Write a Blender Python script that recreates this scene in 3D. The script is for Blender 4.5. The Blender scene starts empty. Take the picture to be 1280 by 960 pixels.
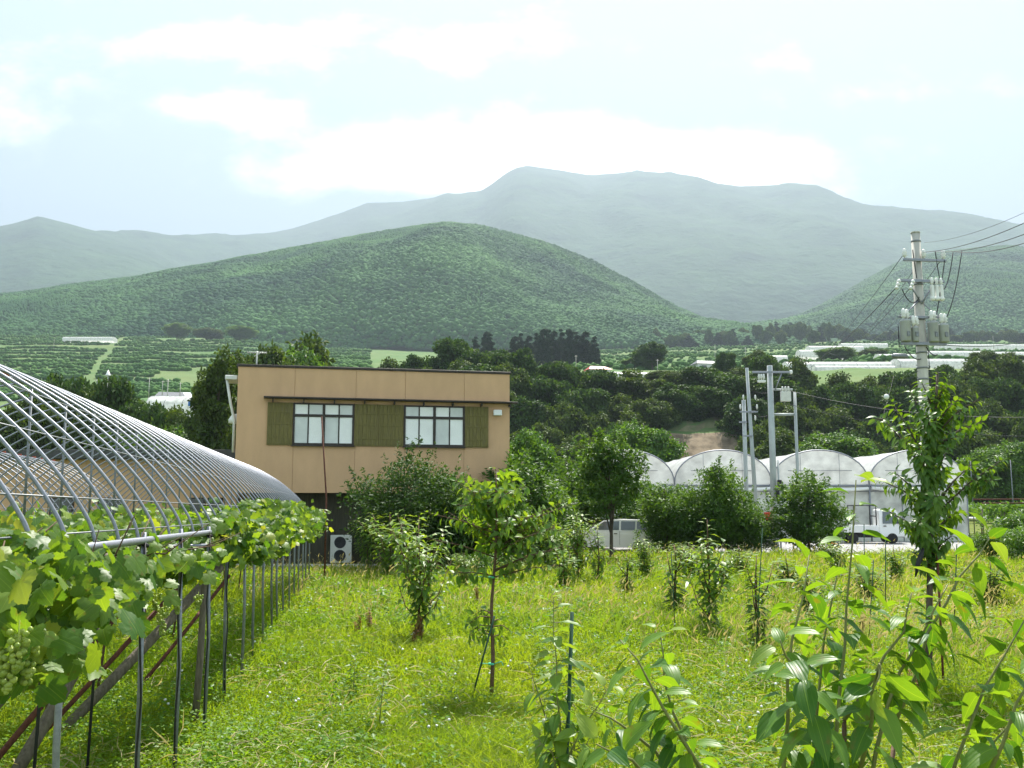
import bpy, math, random
import numpy as np
from mathutils import Vector, Matrix
random.seed(7); RNG = np.random.default_rng(7)
PI = math.pi
sc = bpy.context.scene
COL = sc.collection

# ------------------------------------------------------------------ camera
CAM_H = 2.3; FPX = 1200.0; PITCH = math.atan(148/1200)
cam_d = bpy.data.cameras.new('camera'); cam = bpy.data.objects.new('camera', cam_d); COL.objects.link(cam)
cam_d.sensor_width = 36; cam_d.lens = 36*FPX/1280; cam_d.clip_end = 30000; cam_d.clip_start = 0.05
cam.location = (0, 0, CAM_H); cam.rotation_euler = (PI/2 + PITCH, 0, 0)
sc.camera = cam

# ------------------------------------------------------------------ light
SUN_EL = math.radians(57); SUN_AZ = math.radians(14)      # clockwise from +Y (away from the camera)
wd = bpy.data.worlds.new('World'); sc.world = wd; wd.use_nodes = True
nt = wd.node_tree; nt.nodes.clear()
def N(t, typ, **kw):
    n = t.nodes.new(typ)
    for k, v in kw.items(): setattr(n, k, v)
    return n
out = N(nt, 'ShaderNodeOutputWorld'); bg = N(nt, 'ShaderNodeBackground'); bg.inputs[1].default_value = 0.065
sky = N(nt, 'ShaderNodeTexSky', sky_type='NISHITA', sun_disc=False, sun_elevation=SUN_EL, sun_rotation=SUN_AZ,
        air_density=1.0, dust_density=1.5, ozone_density=1.0, altitude=600)
tc = N(nt, 'ShaderNodeTexCoord'); sep = N(nt, 'ShaderNodeSeparateXYZ'); nt.links.new(tc.outputs['Generated'], sep.inputs[0])
def M(op, a, b=None, c=None, t=nt):
    n = N(t, 'ShaderNodeMath', operation=op)
    for i, v in enumerate((a, b, c)):
        if v is None: continue
        if isinstance(v, (int, float)): n.inputs[i].default_value = v
        else: t.links.new(v, n.inputs[i])
    return n.outputs[0]
yy = M('MAXIMUM', sep.outputs[1], 0.05)
cu = M('DIVIDE', sep.outputs[0], yy); cw = M('DIVIDE', sep.outputs[2], yy)
comb = N(nt, 'ShaderNodeCombineXYZ'); nt.links.new(cu, comb.inputs[0]); nt.links.new(cw, comb.inputs[1])
mp = N(nt, 'ShaderNodeMapping'); mp.inputs['Scale'].default_value = (1.0, 1.6, 1.0); nt.links.new(comb.outputs[0], mp.inputs[0])
no = N(nt, 'ShaderNodeTexNoise'); no.inputs['Scale'].default_value = 9.0; no.inputs['Detail'].default_value = 9; no.inputs['Roughness'].default_value = .6
nt.links.new(mp.outputs[0], no.inputs['Vector'])
acc = None
# cumulus and cloud bank: where they hang (azimuth tangent, elevation tangent), their spread and weight
for (ax, ay, sx, sy, wgt) in ((-.275, .42, .05, .018, .7), (-.36, .425, .035, .016, .6), (-.545, .415, .06, .035, .75), (-.43, .40, .02, .015, .4),
                              (-.15, .365, .11, .022, .85), (-.02, .385, .12, .030, 1.0), (.12, .365, .10, .030, .95), (.30, .378, .075, .018, .8), (.18, .345, .13, .022, .9), (.0, .35, .10, .02, .7), (.46, .452, .10, .018, .7),
                              (-.25, .335, .06, .016, .45), (-.36, .50, .30, .025, .55), (-.10, .505, .2, .02, .4), (.28, .475, .04, .012, .4)):
    du = M('DIVIDE', M('SUBTRACT', cu, ax), sx); dv = M('DIVIDE', M('SUBTRACT', cw, ay), sy)
    r2 = M('ADD', M('MULTIPLY', du, du), M('MULTIPLY', dv, dv))
    g = M('MULTIPLY', M('POWER', 2.71828, M('MULTIPLY', r2, -0.5)), wgt)
    acc = g if acc is None else M('ADD', acc, g)
dens = M('ADD', acc, M('MULTIPLY', M('SUBTRACT', no.outputs[0], 0.5), 2.3))
ss = N(nt, 'ShaderNodeMapRange', interpolation_type='SMOOTHSTEP'); ss.inputs['From Min'].default_value = .30; ss.inputs['From Max'].default_value = 1.35
nt.links.new(dens, ss.inputs['Value'])
veil = N(nt, 'ShaderNodeMix', data_type='RGBA'); veil.inputs[0].default_value = .6
nt.links.new(sky.outputs[0], veil.inputs[6]); veil.inputs[7].default_value = (5.5, 6.6, 6.7, 1)
cl = N(nt, 'ShaderNodeMix', data_type='RGBA'); nt.links.new(ss.outputs[0], cl.inputs[0]); nt.links.new(veil.outputs[2], cl.inputs[6])
cl.inputs[7].default_value = (15, 15.2, 15.2, 1)
nt.links.new(cl.outputs[2], bg.inputs[0]); nt.links.new(bg.outputs[0], out.inputs[0])
sl = bpy.data.lights.new('sun', 'SUN'); sl.energy = 5.0; sl.angle = math.radians(.5); sl.color = (1, .95, .87)
so = bpy.data.objects.new('sun', sl); COL.objects.link(so)
sd = Vector((math.sin(SUN_AZ)*math.cos(SUN_EL), math.cos(SUN_AZ)*math.cos(SUN_EL), math.sin(SUN_EL)))
so.rotation_euler = sd.to_track_quat('Z', 'Y').to_euler(); so.location = (0, 0, 60)
sc.view_settings.view_transform = 'Standard'; sc.view_settings.look = 'None'; sc.view_settings.gamma = 1
sc.view_settings.exposure = 1.78
sc.render.engine = 'CYCLES'
cy = sc.cycles; cy.use_denoising = True; cy.max_bounces = 7; cy.diffuse_bounces = 3; cy.transparent_max_bounces = 10; cy.volume_bounces = 1
cy.transmission_bounces = 5; cy.glossy_bounces = 2; cy.use_adaptive_sampling = True; cy.adaptive_threshold = .02; cy.sample_clamp_indirect = 6

# ------------------------------------------------------------------ helpers
FW = Vector((0, math.cos(PITCH), math.sin(PITCH))); UP = Vector((0, -math.sin(PITCH), math.cos(PITCH)))
def ray(px, py): return FW + Vector((1, 0, 0))*((px-640)/FPX) + UP*((480-py)/FPX)
def P(px, py, d):                       # point of the place seen in a direction, d metres north of the camera
    r = ray(px, py); return Vector((0, 0, CAM_H)) + r*(d/r.y)
def G(px, py):                          # the same, on the level ground
    r = ray(px, py); return Vector((0, 0, CAM_H)) + r*(-CAM_H/r.z)
def tag(o, label=None, cat=None, group=None, kind=None):
    if label: o['label'] = label
    if cat: o['category'] = cat
    if group: o['group'] = group
    if kind: o['kind'] = kind
    return o
def empty(name, loc, label=None, cat=None, group=None, rz=0):
    o = bpy.data.objects.new(name, None); COL.objects.link(o); o.location = loc; o.rotation_euler = (0, 0, rz)
    o.empty_display_size = .2
    return tag(o, label, cat, group)
def link(name, me, parent=None, loc=None):
    o = bpy.data.objects.new(name, me); COL.objects.link(o)
    if parent: o.parent = parent
    if loc is not None: o.location = loc
    return o
def copy_tree(o, parent=None):
    c = o.copy(); COL.objects.link(c)
    if parent: c.parent = parent
    for ch in list(o.children): copy_tree(ch, c)
    return c
def npmesh(name, V, F, mat, smooth=False, uv=None, mi=None):
    V = np.asarray(V, np.float32); me = bpy.data.meshes.new(name)
    if isinstance(F, np.ndarray):
        k = F.shape[1]; nf = len(F); idx = F.astype(np.int32).ravel(); starts = np.arange(nf, dtype=np.int32)*k
    else:
        ln = np.array([len(f) for f in F], np.int32); nf = len(F); idx = np.fromiter((i for f in F for i in f), np.int32)
        starts = np.concatenate(([0], np.cumsum(ln)[:-1])).astype(np.int32)
    me.vertices.add(len(V)); me.vertices.foreach_set('co', V.ravel())
    me.loops.add(len(idx)); me.loops.foreach_set('vertex_index', idx)
    me.polygons.add(nf); me.polygons.foreach_set('loop_start', starts)
    me.update(calc_edges=True)
    if uv is not None:
        l = me.uv_layers.new(name='leaf'); l.data.foreach_set('uv', np.asarray(uv, np.float32)[idx].ravel())
    if mi is not None: me.polygons.foreach_set('material_index', np.asarray(mi, np.int32))
    if smooth: me.polygons.foreach_set('use_smooth', np.ones(len(me.polygons), bool))
    for m in (mat if isinstance(mat, (list, tuple)) else [mat]): me.materials.append(m)
    return me
class MB:
    def __init__(s): s.v = []; s.f = []; s.m = []; s.sm = []; s.mi = 0
    def add(s, vs, fs, smooth=False):
        b = len(s.v); s.v += [tuple(v) for v in vs]
        for f in fs: s.f.append([b+i for i in f]); s.m.append(s.mi); s.sm.append(smooth)
        return s
    def box(s, x0, x1, y0, y1, z0, z1, mat=None, bev=0.0):
        b = bev
        if b <= 0:
            vs = [(x, y, z) for z in (z0, z1) for (x, y) in ((x0, y0), (x1, y0), (x1, y1), (x0, y1))]
            fs = [(3, 2, 1, 0), (4, 5, 6, 7), (0, 1, 5, 4), (1, 2, 6, 5), (2, 3, 7, 6), (3, 0, 4, 7)]
        else:
            ring = lambda x0, x1, y0, y1, z, c: [(x0+c, y0, z), (x1-c, y0, z), (x1, y0+c, z), (x1, y1-c, z), (x1-c, y1, z), (x0+c, y1, z), (x0, y1-c, z), (x0, y0+c, z)]
            vs = ring(x0+b, x1-b, y0+b, y1-b, z0, b*.4) + ring(x0, x1, y0, y1, z0+b, b) + ring(x0, x1, y0, y1, z1-b, b) + ring(x0+b, x1-b, y0+b, y1-b, z1, b*.4)
            fs = [tuple(range(7, -1, -1)), tuple(range(24, 32))]
            for k in range(3):
                for i in range(8): fs.append((k*8+i, k*8+(i+1) % 8, (k+1)*8+(i+1) % 8, (k+1)*8+i))
        if mat is not None: vs = [mat @ Vector(v) for v in vs]
        return s.add(vs, fs)
    def tube(s, pts, r, n=8, cap=True):
        pts = [Vector(p) for p in pts]; rs = r if isinstance(r, (list, tuple)) else [r]*len(pts)
        vs = []; fs = []; ref = None
        for i, p in enumerate(pts):
            t = (pts[min(i+1, len(pts)-1)] - pts[max(i-1, 0)])
            t = t.normalized() if t.length > 1e-9 else Vector((0, 0, 1))
            if ref is None: ref = Vector((1, 0, 0)) if abs(t.x) < .8 else Vector((0, 1, 0))
            a = (ref - t*ref.dot(t)).normalized(); ref = a; b = t.cross(a)
            for k in range(n):
                an = 2*PI*k/n; vs.append(p + (a*math.cos(an) + b*math.sin(an))*rs[i])
        for i in range(len(pts)-1):
            for k in range(n): fs.append((i*n+k, i*n+(k+1) % n, (i+1)*n+(k+1) % n, (i+1)*n+k))
        if cap: fs.append(tuple(range(n-1, -1, -1))); fs.append(tuple((len(pts)-1)*n+k for k in range(n)))
        return s.add(vs, fs, True)
    def lathe(s, prof, c=(0, 0, 0), n=16, axis='Z'):
        vs = []; fs = []; c = Vector(c)
        for (r, z) in prof:
            for k in range(n):
                a = 2*PI*k/n
                q = Vector((r*math.cos(a), r*math.sin(a), z))
                if axis == 'Y': q = Vector((q.x, q.z, q.y))
                if axis == 'X': q = Vector((q.z, q.x, q.y))
                vs.append(c+q)
        for i in range(len(prof)-1):
            for k in range(n): fs.append((i*n+k, i*n+(k+1) % n, (i+1)*n+(k+1) % n, (i+1)*n+k))
        fs.append(tuple(range(n-1, -1, -1))); fs.append(tuple((len(prof)-1)*n+k for k in range(n)))
        return s.add(vs, fs, True)
    def prism(s, poly, y0, y1, axis='Y'):        # polygon in (x, z), extruded along y
        n = len(poly); vs = [(p[0], y0, p[1]) for p in poly] + [(p[0], y1, p[1]) for p in poly]
        fs = [tuple(range(n)), tuple(range(2*n-1, n-1, -1))] + [(i, i+n, (i+1) % n+n, (i+1) % n) for i in range(n)]
        return s.add(vs, fs)
    def build(s, name, mat, parent=None, loc=None):
        me = bpy.data.meshes.new(name); me.from_pydata(s.v, [], s.f)
        for m in (mat if isinstance(mat, (list, tuple)) else [mat]): me.materials.append(m)
        me.polygons.foreach_set('material_index', s.m); me.polygons.foreach_set('use_smooth', s.sm)
        import bmesh as _b
        bm = _b.new(); bm.from_mesh(me); _b.ops.recalc_face_normals(bm, faces=bm.faces); bm.to_mesh(me); bm.free()
        return link(name, me, parent, loc)

# ------------------------------------------------------------------ materials
def mat_new(name):
    m = bpy.data.materials.new(name); m.use_nodes = True; t = m.node_tree
    return m, t, t.nodes['Principled BSDF'], t.nodes['Material Output']
def mat(name, col, rough=.6, metal=0, var=.12, scale=3.0, bump=0, spec=.4, coord='Object', stretch=(1, 1, 1), col2=None):
    m, t, b, o = mat_new(name)
    b.inputs['Roughness'].default_value = rough; b.inputs['Metallic'].default_value = metal; b.inputs['Specular IOR Level'].default_value = spec
    tc = N(t, 'ShaderNodeTexCoord'); mp = N(t, 'ShaderNodeMapping'); mp.inputs['Scale'].default_value = stretch
    t.links.new(tc.outputs[coord], mp.inputs[0])
    no = N(t, 'ShaderNodeTexNoise'); no.inputs['Scale'].default_value = scale; no.inputs['Detail'].default_value = 6; no.inputs['Roughness'].default_value = .6
    t.links.new(mp.outputs[0], no.inputs['Vector'])
    cr = N(t, 'ShaderNodeValToRGB'); c2 = col2 or col
    cr.color_ramp.elements[0].position = .3; cr.color_ramp.elements[1].position = .7
    cr.color_ramp.elements[0].color = tuple(max(0, c*(1-var)) for c in col) + (1,); cr.color_ramp.elements[1].color = tuple(c*(1+var) for c in c2) + (1,)
    t.links.new(no.outputs[0], cr.inputs[0]); t.links.new(cr.outputs[0], b.inputs['Base Color'])
    if bump:
        bp = N(t, 'ShaderNodeBump'); bp.inputs['Strength'].default_value = bump; bp.inputs['Distance'].default_value = .02
        t.links.new(no.outputs[0], bp.inputs['Height']); t.links.new(bp.outputs[0], b.inputs['Normal'])
    return m
def leafmat(name, c1, c2, trans=.4, tcol=None, rough=.45, patch=0, spec=.35, yellow=None, veins=None):
    # c1..c2: leaf to leaf variation; light also passes through the blade
    m, t, b, o = mat_new(name)
    ge = N(t, 'ShaderNodeNewGeometry'); cr = N(t, 'ShaderNodeValToRGB')
    cr.color_ramp.elements[0].color = c1+(1,); cr.color_ramp.elements[1].color = c2+(1,)
    if yellow:
        e = cr.color_ramp.elements.new(.93); e.color = c2+(1,); cr.color_ramp.elements[-1].color = yellow+(1,)
    fac = ge.outputs['Random Per Island']
    if patch:
        tc = N(t, 'ShaderNodeTexCoord'); no = N(t, 'ShaderNodeTexNoise'); no.inputs['Scale'].default_value = patch; no.inputs['Detail'].default_value = 3
        t.links.new(tc.outputs['Object'], no.inputs['Vector'])
        mx = N(t, 'ShaderNodeMath', operation='MULTIPLY_ADD'); mx.inputs[1].default_value = 3.0; mx.inputs[2].default_value = -1.0; mx.use_clamp = True
        t.links.new(no.outputs[0], mx.inputs[0])
        av = N(t, 'ShaderNodeMath', operation='MULTIPLY_ADD', use_clamp=True); av.inputs[1].default_value = .6
        t.links.new(mx.outputs[0], av.inputs[0])
        hf = N(t, 'ShaderNodeMath', operation='MULTIPLY'); hf.inputs[1].default_value = .3; t.links.new(fac, hf.inputs[0]); t.links.new(hf.outputs[0], av.inputs[2])
        fac = av.outputs[0]
    t.links.new(fac, cr.inputs[0]); t.links.new(cr.outputs[0], b.inputs['Base Color'])
    b.inputs['Roughness'].default_value = rough; b.inputs['Specular IOR Level'].default_value = spec
    col = cr.outputs[0]
    if veins:            # pale midrib and side veins, in the blade's own coordinates
        uv = N(t, 'ShaderNodeUVMap', uv_map='leaf'); su = N(t, 'ShaderNodeSeparateXYZ'); t.links.new(uv.outputs[0], su.inputs[0])
        av_ = M('ABSOLUTE', su.outputs[1], t=t)
        mid = M('LESS_THAN', av_, .010, t=t)
        sv = M('PINGPONG', M('SUBTRACT', M('MULTIPLY', su.outputs[0], veins), M('MULTIPLY', av_, veins*.8, t=t), t=t), .5, t=t)
        side = M('MULTIPLY', M('LESS_THAN', sv, .05, t=t), .30, t=t)
        vf = M('MULTIPLY', M('MAXIMUM', mid, side, t=t), .40, t=t)
        vm = N(t, 'ShaderNodeMix', data_type='RGBA'); t.links.new(vf, vm.inputs[0]); t.links.new(col, vm.inputs[6]); vm.inputs[7].default_value = (c2[0]*1.5+.05, c2[1]*1.35+.05, c2[2]*1.6+.01, 1); col = vm.outputs[2]
        tc3 = N(t, 'ShaderNodeTexCoord'); n3 = N(t, 'ShaderNodeTexNoise'); n3.inputs['Scale'].default_value = 26; n3.inputs['Detail'].default_value = 5; t.links.new(tc3.outputs['Object'], n3.inputs['Vector'])
        spt = N(t, 'ShaderNodeMapRange'); spt.inputs['From Min'].default_value = .62; spt.inputs['From Max'].default_value = .70; spt.inputs['To Max'].default_value = .7; t.links.new(n3.outputs[0], spt.inputs['Value'])
        vm2 = N(t, 'ShaderNodeMix', data_type='RGBA'); t.links.new(spt.outputs[0], vm2.inputs[0]); t.links.new(col, vm2.inputs[6]); vm2.inputs[7].default_value = (.14, .12, .03, 1); col = vm2.outputs[2]
        bp = N(t, 'ShaderNodeBump'); bp.inputs['Strength'].default_value = .25; bp.inputs['Distance'].default_value = .003; t.links.new(sv, bp.inputs['Height']); t.links.new(bp.outputs[0], b.inputs['Normal'])
        t.links.new(col, b.inputs['Base Color'])
    tr = N(t, 'ShaderNodeBsdfTranslucent')
    gm = N(t, 'ShaderNodeMix', data_type='RGBA', blend_type='MULTIPLY'); gm.inputs[0].default_value = 1
    t.links.new(col, gm.inputs[6]); gm.inputs[7].default_value = (tcol or (1.9, 1.7, .6)) + (1,)
    t.links.new(gm.outputs[2], tr.inputs[0])
    mix = N(t, 'ShaderNodeMixShader'); mix.inputs[0].default_value = trans
    t.links.new(b.outputs[0], mix.inputs[1]); t.links.new(tr.outputs[0], mix.inputs[2]); t.links.new(mix.outputs[0], o.inputs[0])
    return m
MT = {}
MT['steel'] = mat('galvanised_pipe', (.25, .262, .30), .45, .45, .18, 30)
MT['steel_old'] = mat('dull_pipe', (.20, .21, .22), .5, .5, .25, 18)
MT['rust'] = mat('rusty_pipe', (.11, .035, .02), .8, 0, .5, 25, .3)
MT['redclamp'] = mat('rusty_clamp', (.30, .05, .02), .7, 0, .4, 30)
MT['oldwood'] = mat('weathered_wood', (.16, .13, .10), .85, 0, .4, 6, .6, stretch=(6, 6, 1))
MT['black'] = mat('black_rubber', (.015, .015, .016), .6, 0, .2)
MT['concrete'] = mat('concrete', (.48, .46, .42), .85, 0, .16, 5, .25)
MT['poleconcrete'] = mat('spun_concrete', (.47, .45, .40), .8, 0, .2, 4, .2, stretch=(1, 1, .25))
MT['asphalt'] = mat('asphalt', (.27, .265, .26), .9, 0, .18, 2.5, .3)
MT['stucco'] = mat('tan_render', (.60, .375, .215), .9, 0, .09, .8, .2, stretch=(1.6, 1.6, .6))
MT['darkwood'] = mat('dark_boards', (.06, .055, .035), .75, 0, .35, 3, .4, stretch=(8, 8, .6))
MT['shutter'] = mat('olive_shutter', (.15, .125, .036), .7, 0, .28, 3, .3, stretch=(9, 9, .8))
MT['darkmetal'] = mat('dark_brown_metal', (.035, .027, .022), .5, .2, .2)
MT['roofgrey'] = mat('dark_roof', (.06, .06, .062), .7, 0, .2)
MT['white'] = mat('white_enamel', (.78, .78, .77), .35, 0, .04)
MT['offwhite'] = mat('grey_white_plastic', (.66, .65, .61), .5, 0, .08)
MT['porcelain'] = mat('porcelain', (.75, .75, .72), .2, 0, .05)
MT['wire'] = mat('black_wire', (.03, .03, .035), .6, 0, .1)
MT['xfmr'] = mat('transformer_grey', (.36, .37, .36), .5, .1, .12)
MT['greenstake'] = mat('green_stake', (.010, .055, .028), .5, 0, .2)
MT['greentie'] = mat('green_tie', (.10, .55, .35), .5, 0, .1)
MT['stem'] = mat('green_stem', (.16, .17, .05), .6, 0, .2, 20)
MT['stembrown'] = mat('brown_stem', (.13, .075, .045), .75, 0, .3, 25, .3)
MT['bark'] = mat('bark', (.085, .065, .048), .9, 0, .4, 9, .6, stretch=(3, 3, .6))
MT['tyre'] = mat('tyre', (.02, .02, .02), .8, 0, .2)
MT['rim'] = mat('silver_rim', (.5, .5, .5), .35, .7, .1)
MT['carpaint'] = mat('white_paint', (.80, .80, .79), .22, 0, .02, spec=.6)
MT['lampred'] = mat('red_lens', (.45, .02, .015), .25, 0, .1)
MT['signred'] = mat('red_sign', (.55, .03, .02), .5, 0, .05)
MT['orange'] = mat('orange_plastic', (.75, .16, .03), .5, 0, .06)
MT['headlamp'] = mat('clear_lens', (.6, .62, .62), .1, 0, .05, spec=.8)
MT['tarp'] = mat('blue_sheet', (.05, .18, .5), .5, 0, .15)
def glass(name, col, rough=.08):
    m = mat(name, col, rough, 0, .05, spec=.7); return m
MT['carglass'] = glass('car_glass', (.10, .12, .13))
MT['paper'] = mat('white_curtain_glass', (.88, .88, .86), .4, 0, .08, 1.2, spec=.3)
MT['greypane'] = mat('grey_curtain_glass', (.60, .62, .60), .2, 0, .14, 1.2, spec=.5)
MT['darkpane'] = glass('dark_glass', (.03, .035, .035))
def film(name, col=(.78, .79, .78), transp=.07, transl=.4):
    m, t, b, o = mat_new(name)
    tc = N(t, 'ShaderNodeTexCoord'); no = N(t, 'ShaderNodeTexNoise'); no.inputs['Scale'].default_value = 1.1; no.inputs['Detail'].default_value = 5
    mp = N(t, 'ShaderNodeMapping'); mp.inputs['Scale'].default_value = (1, .5, 1.4); t.links.new(tc.outputs['Object'], mp.inputs[0]); t.links.new(mp.outputs[0], no.inputs['Vector'])
    cr = N(t, 'ShaderNodeValToRGB'); cr.color_ramp.elements[0].position = .3; cr.color_ramp.elements[1].position = .65
    cr.color_ramp.elements[0].color = tuple(c*.62 for c in col)+(1,); cr.color_ramp.elements[1].color = col+(1,); t.links.new(no.outputs[0], cr.inputs[0])
    t.links.new(cr.outputs[0], b.inputs['Base Color']); b.inputs['Roughness'].default_value = .35
    bp = N(t, 'ShaderNodeBump'); bp.inputs['Strength'].default_value = .5; bp.inputs['Distance'].default_value = .05; t.links.new(no.outputs[0], bp.inputs['Height']); t.links.new(bp.outputs[0], b.inputs['Normal'])
    tl = N(t, 'ShaderNodeBsdfTranslucent'); t.links.new(cr.outputs[0], tl.inputs[0]); tp = N(t, 'ShaderNodeBsdfTransparent')
    m1 = N(t, 'ShaderNodeMixShader'); m1.inputs[0].default_value = transl; t.links.new(b.outputs[0], m1.inputs[1]); t.links.new(tl.outputs[0], m1.inputs[2])
    m2 = N(t, 'ShaderNodeMixShader'); m2.inputs[0].default_value = transp; t.links.new(m1.outputs[0], m2.inputs[1]); t.links.new(tp.outputs[0], m2.inputs[2]); t.links.new(m2.outputs[0], o.inputs[0])
    return m
MT['film'] = film('greenhouse_film', (.92, .925, .91), .05, .5); MT['filmwall'] = film('greenhouse_wall_film', (.84, .85, .82), .10, .45)
# leaves (reflectance in the 0.03..0.15 range, thin ones let light through)
LF = {}
LF['belt'] = leafmat('dark_tree_leaves', (.016, .046, .012), (.080, .145, .028), .28, (1.7, 1.6, .6), .6, .25, .15)
LF['belt2'] = leafmat('olive_tree_leaves', (.026, .055, .013), (.100, .150, .028), .30, (1.7, 1.6, .6), .6, .25, .15)
LF['cedar'] = leafmat('cedar_needles', (.012, .030, .016), (.024, .050, .022), .1, (1.5, 1.5, .7), .7, 0, .1)
LF['orchard'] = leafmat('fruit_tree_leaves', (.034, .090, .016), (.105, .195, .032), .40, (1.9, 1.7, .5), .5, .8, .2)
LF['bright'] = leafmat('bright_tree_leaves', (.055, .130, .022), (.110, .21, .035), .35, (1.8, 1.6, .5), .5, .5, .25)
LF['sapling'] = leafmat('sapling_leaves', (.065, .155, .025), (.15, .25, .038), .45, (2.0, 1.7, .4), .42, 0, .3, (.17, .25, .045), 13)
LF['tall'] = leafmat('cherry_leaves', (.042, .115, .018), (.125, .225, .032), .36, (2.1, 1.8, .4), .40, 0, .3, None, 14)
LF['fore'] = leafmat('young_pear_leaves', (.035, .115, .020), (.13, .245, .032), .45, (2.1, 1.75, .35), .42, 0, .3, None, 15)
LF['tip'] = leafmat('yellow_tip_leaves', (.13, .24, .03), (.22, .30, .05), .42, (1.45, 1.4, .5), .42, 0, .3, None, 15)
LF['vine'] = leafmat('vine_leaves', (.055, .135, .022), (.165, .255, .040), .5, (1.9, 1.7, .45), .45, 0, .3, (.30, .33, .05), 5)
LF['grass'] = leafmat('grass_blades', (.10, .210, .015), (.31, .355, .040), .5, (1.6, 1.55, .4), .55, .12, .2, (.42, .40, .13))
LF['herb'] = leafmat('ground_weeds', (.09, .20, .016), (.25, .35, .03), .48, (1.7, 1.6, .4), .5, .15, .2)
LF['straw'] = leafmat('straw_grass', (.30, .26, .12), (.48, .42, .22), .4, (1.3, 1.2, .7), .6)
LF['dock'] = leafmat('dry_dock', (.16, .06, .02), (.30, .13, .04), .2, (1.3, 1.2, .7), .7)
LF['grape'] = leafmat('green_grapes', (.24, .33, .06), (.38, .45, .10), .3, (1.5, 1.4, .6), .3)
LF['hillwood'] = leafmat('hill_forest', (.007, .045, .026), (.082, .195, .050), .18, (1.5, 1.5, .6), .8, .006, .05)
LF['rows'] = leafmat('orchard_rows', (.040, .110, .030), (.100, .190, .045), .2, (1.5, 1.5, .6), .8, .03, .05)
LF['orchard2'] = leafmat('clump_weeds', (.055, .150, .018), (.15, .27, .03), .42, (1.9, 1.7, .5), .45, .3, .2)
# ------------------------------------------------------------------ leaf and tree builders
def leaf_template(kind):
    if kind == 'kite':
        V = np.array([(0, 0, 0), (.5, .30, .06), (1, 0, -.08), (.5, -.30, .06)]); F = np.array([(0, 3, 2), (0, 2, 1)])
        return V, F
    if kind == 'blade':                                   # narrow folded leaf, four triangles
        V = np.array([(0, 0, 0), (.35, .22, .07), (.4, 0, 0), (.35, -.22, .07), (1, 0, -.16)])
        return V, np.array([(0, 2, 1), (0, 3, 2), (1, 2, 4), (2, 3, 4)])
    if kind == 'ovate':
        ts = [0, .07, .18, .34, .52, .70, .86, 1.0]; ws = [0, .10, .20, .255, .245, .18, .075, 0]
        V = []; F = []
        for t, w in zip(ts, ws):
            dz = -.22*t*t
            for s in (-1, -.5, 0, .5, 1):
                rip = .012*math.sin(t*17+s*2)
                V.append((t, s*w, dz + .22*w*abs(s)**1.3*1.0 + rip*abs(s)))
        for i in range(len(ts)-1):
            for k in range(4):
                a = i*5+k; F.append((a, a+5, a+6)); F.append((a, a+6, a+1))
        return np.array(V), np.array(F)
    if kind == 'vine':                                    # five lobes, toothed edge, puckered between the veins
        ol = [(0, .03), (-.12, .10), (-.17, .22), (-.13, .27), (-.15, .38), (-.06, .39), (.04, .35), (.06, .46), (.12, .50), (.14, .60), (.24, .57), (.33, .58), (.42, .64), (.46, .54), (.54, .53), (.52, .42), (.56, .33), (.64, .35), (.72, .30), (.80, .28), (.84, .18), (.92, .11), (1.02, 0)]
        out = ol + [(x, -y) for (x, y) in ol[-2::-1]]
        n = len(out); C = np.array((.20, 0)); O = np.array(out)
        f3 = lambda q, k: (q[0], q[1], -.16*(q[0]*q[0]*.8+q[1]*q[1]) + .025*math.sin(6*q[0]+5*q[1]) + .05*abs(q[1]) + .012*k)
        V = [f3(C, 0)] + [f3(C+(o_-C)*.55, .5*(i % 2)) for i, o_ in enumerate(O)] + [f3(o_, 0) for o_ in O]
        F = [(0, 1+i, 1+(i+1) % n) for i in range(n)]
        for i in range(n): a_, b_ = 1+i, 1+(i+1) % n; F += [(a_, a_+n, b_+n), (a_, b_+n, b_)]
        return np.array(V), np.array(F)
    if kind == 'vine_old':
        ol = [(0, 0), (-.10, .16), (-.16, .38), (.06, .34), (.10, .58), (.30, .52), (.52, .60), (.56, .36), (.78, .30), (1.0, 0)]
        out = ol + [(x, -y) for (x, y) in ol[-2:0:-1]]
        V = [(.22, 0, .0)] + [(x, y, -.10*(x*x+y*y) + .06*math.sin(5*x+4*y)) for x, y in out]
        n = len(out); F = [(0, 1+i, 1+(i+1) % n) for i in range(n)]
        return np.array(V), np.array(F)
    if kind == 'tuft':                                    # a spray of five small leaves for far crowns
        V = []; F = []
        for k in range(5):
            a = 2*PI*k/5 + .3*k; c, s = math.cos(a), math.sin(a); r = .32
            base = (c*r*.4, s*r*.4, .1*math.sin(3*k)); b = len(V)
            for (u, w, z) in ((0, 0, 0), (.42, .22, .06), (.75, 0, -.14), (.42, -.22, .06)):
                V.append((base[0]+c*u-s*w, base[1]+s*u+c*w, base[2]+z))
            F += [(b, b+3, b+2), (b, b+2, b+1)]
        return np.array(V), np.array(F)
def lmesh(name, kind, pos, d, nrm, size, bend, m, mi=None):
    V, F = leaves(kind, pos, d, nrm, size, bend); T = TPL[kind][0]; n = len(pos)
    return npmesh(name, V, F, m, True, np.tile(T[:, :2], (n, 1)), None if mi is None else np.repeat(mi, len(TPL[kind][1])))
TPL = {k: leaf_template(k) for k in ('kite', 'blade', 'ovate', 'vine', 'tuft')}
def unit(a): return a/np.maximum(np.linalg.norm(a, axis=1, keepdims=True), 1e-9)
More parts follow.
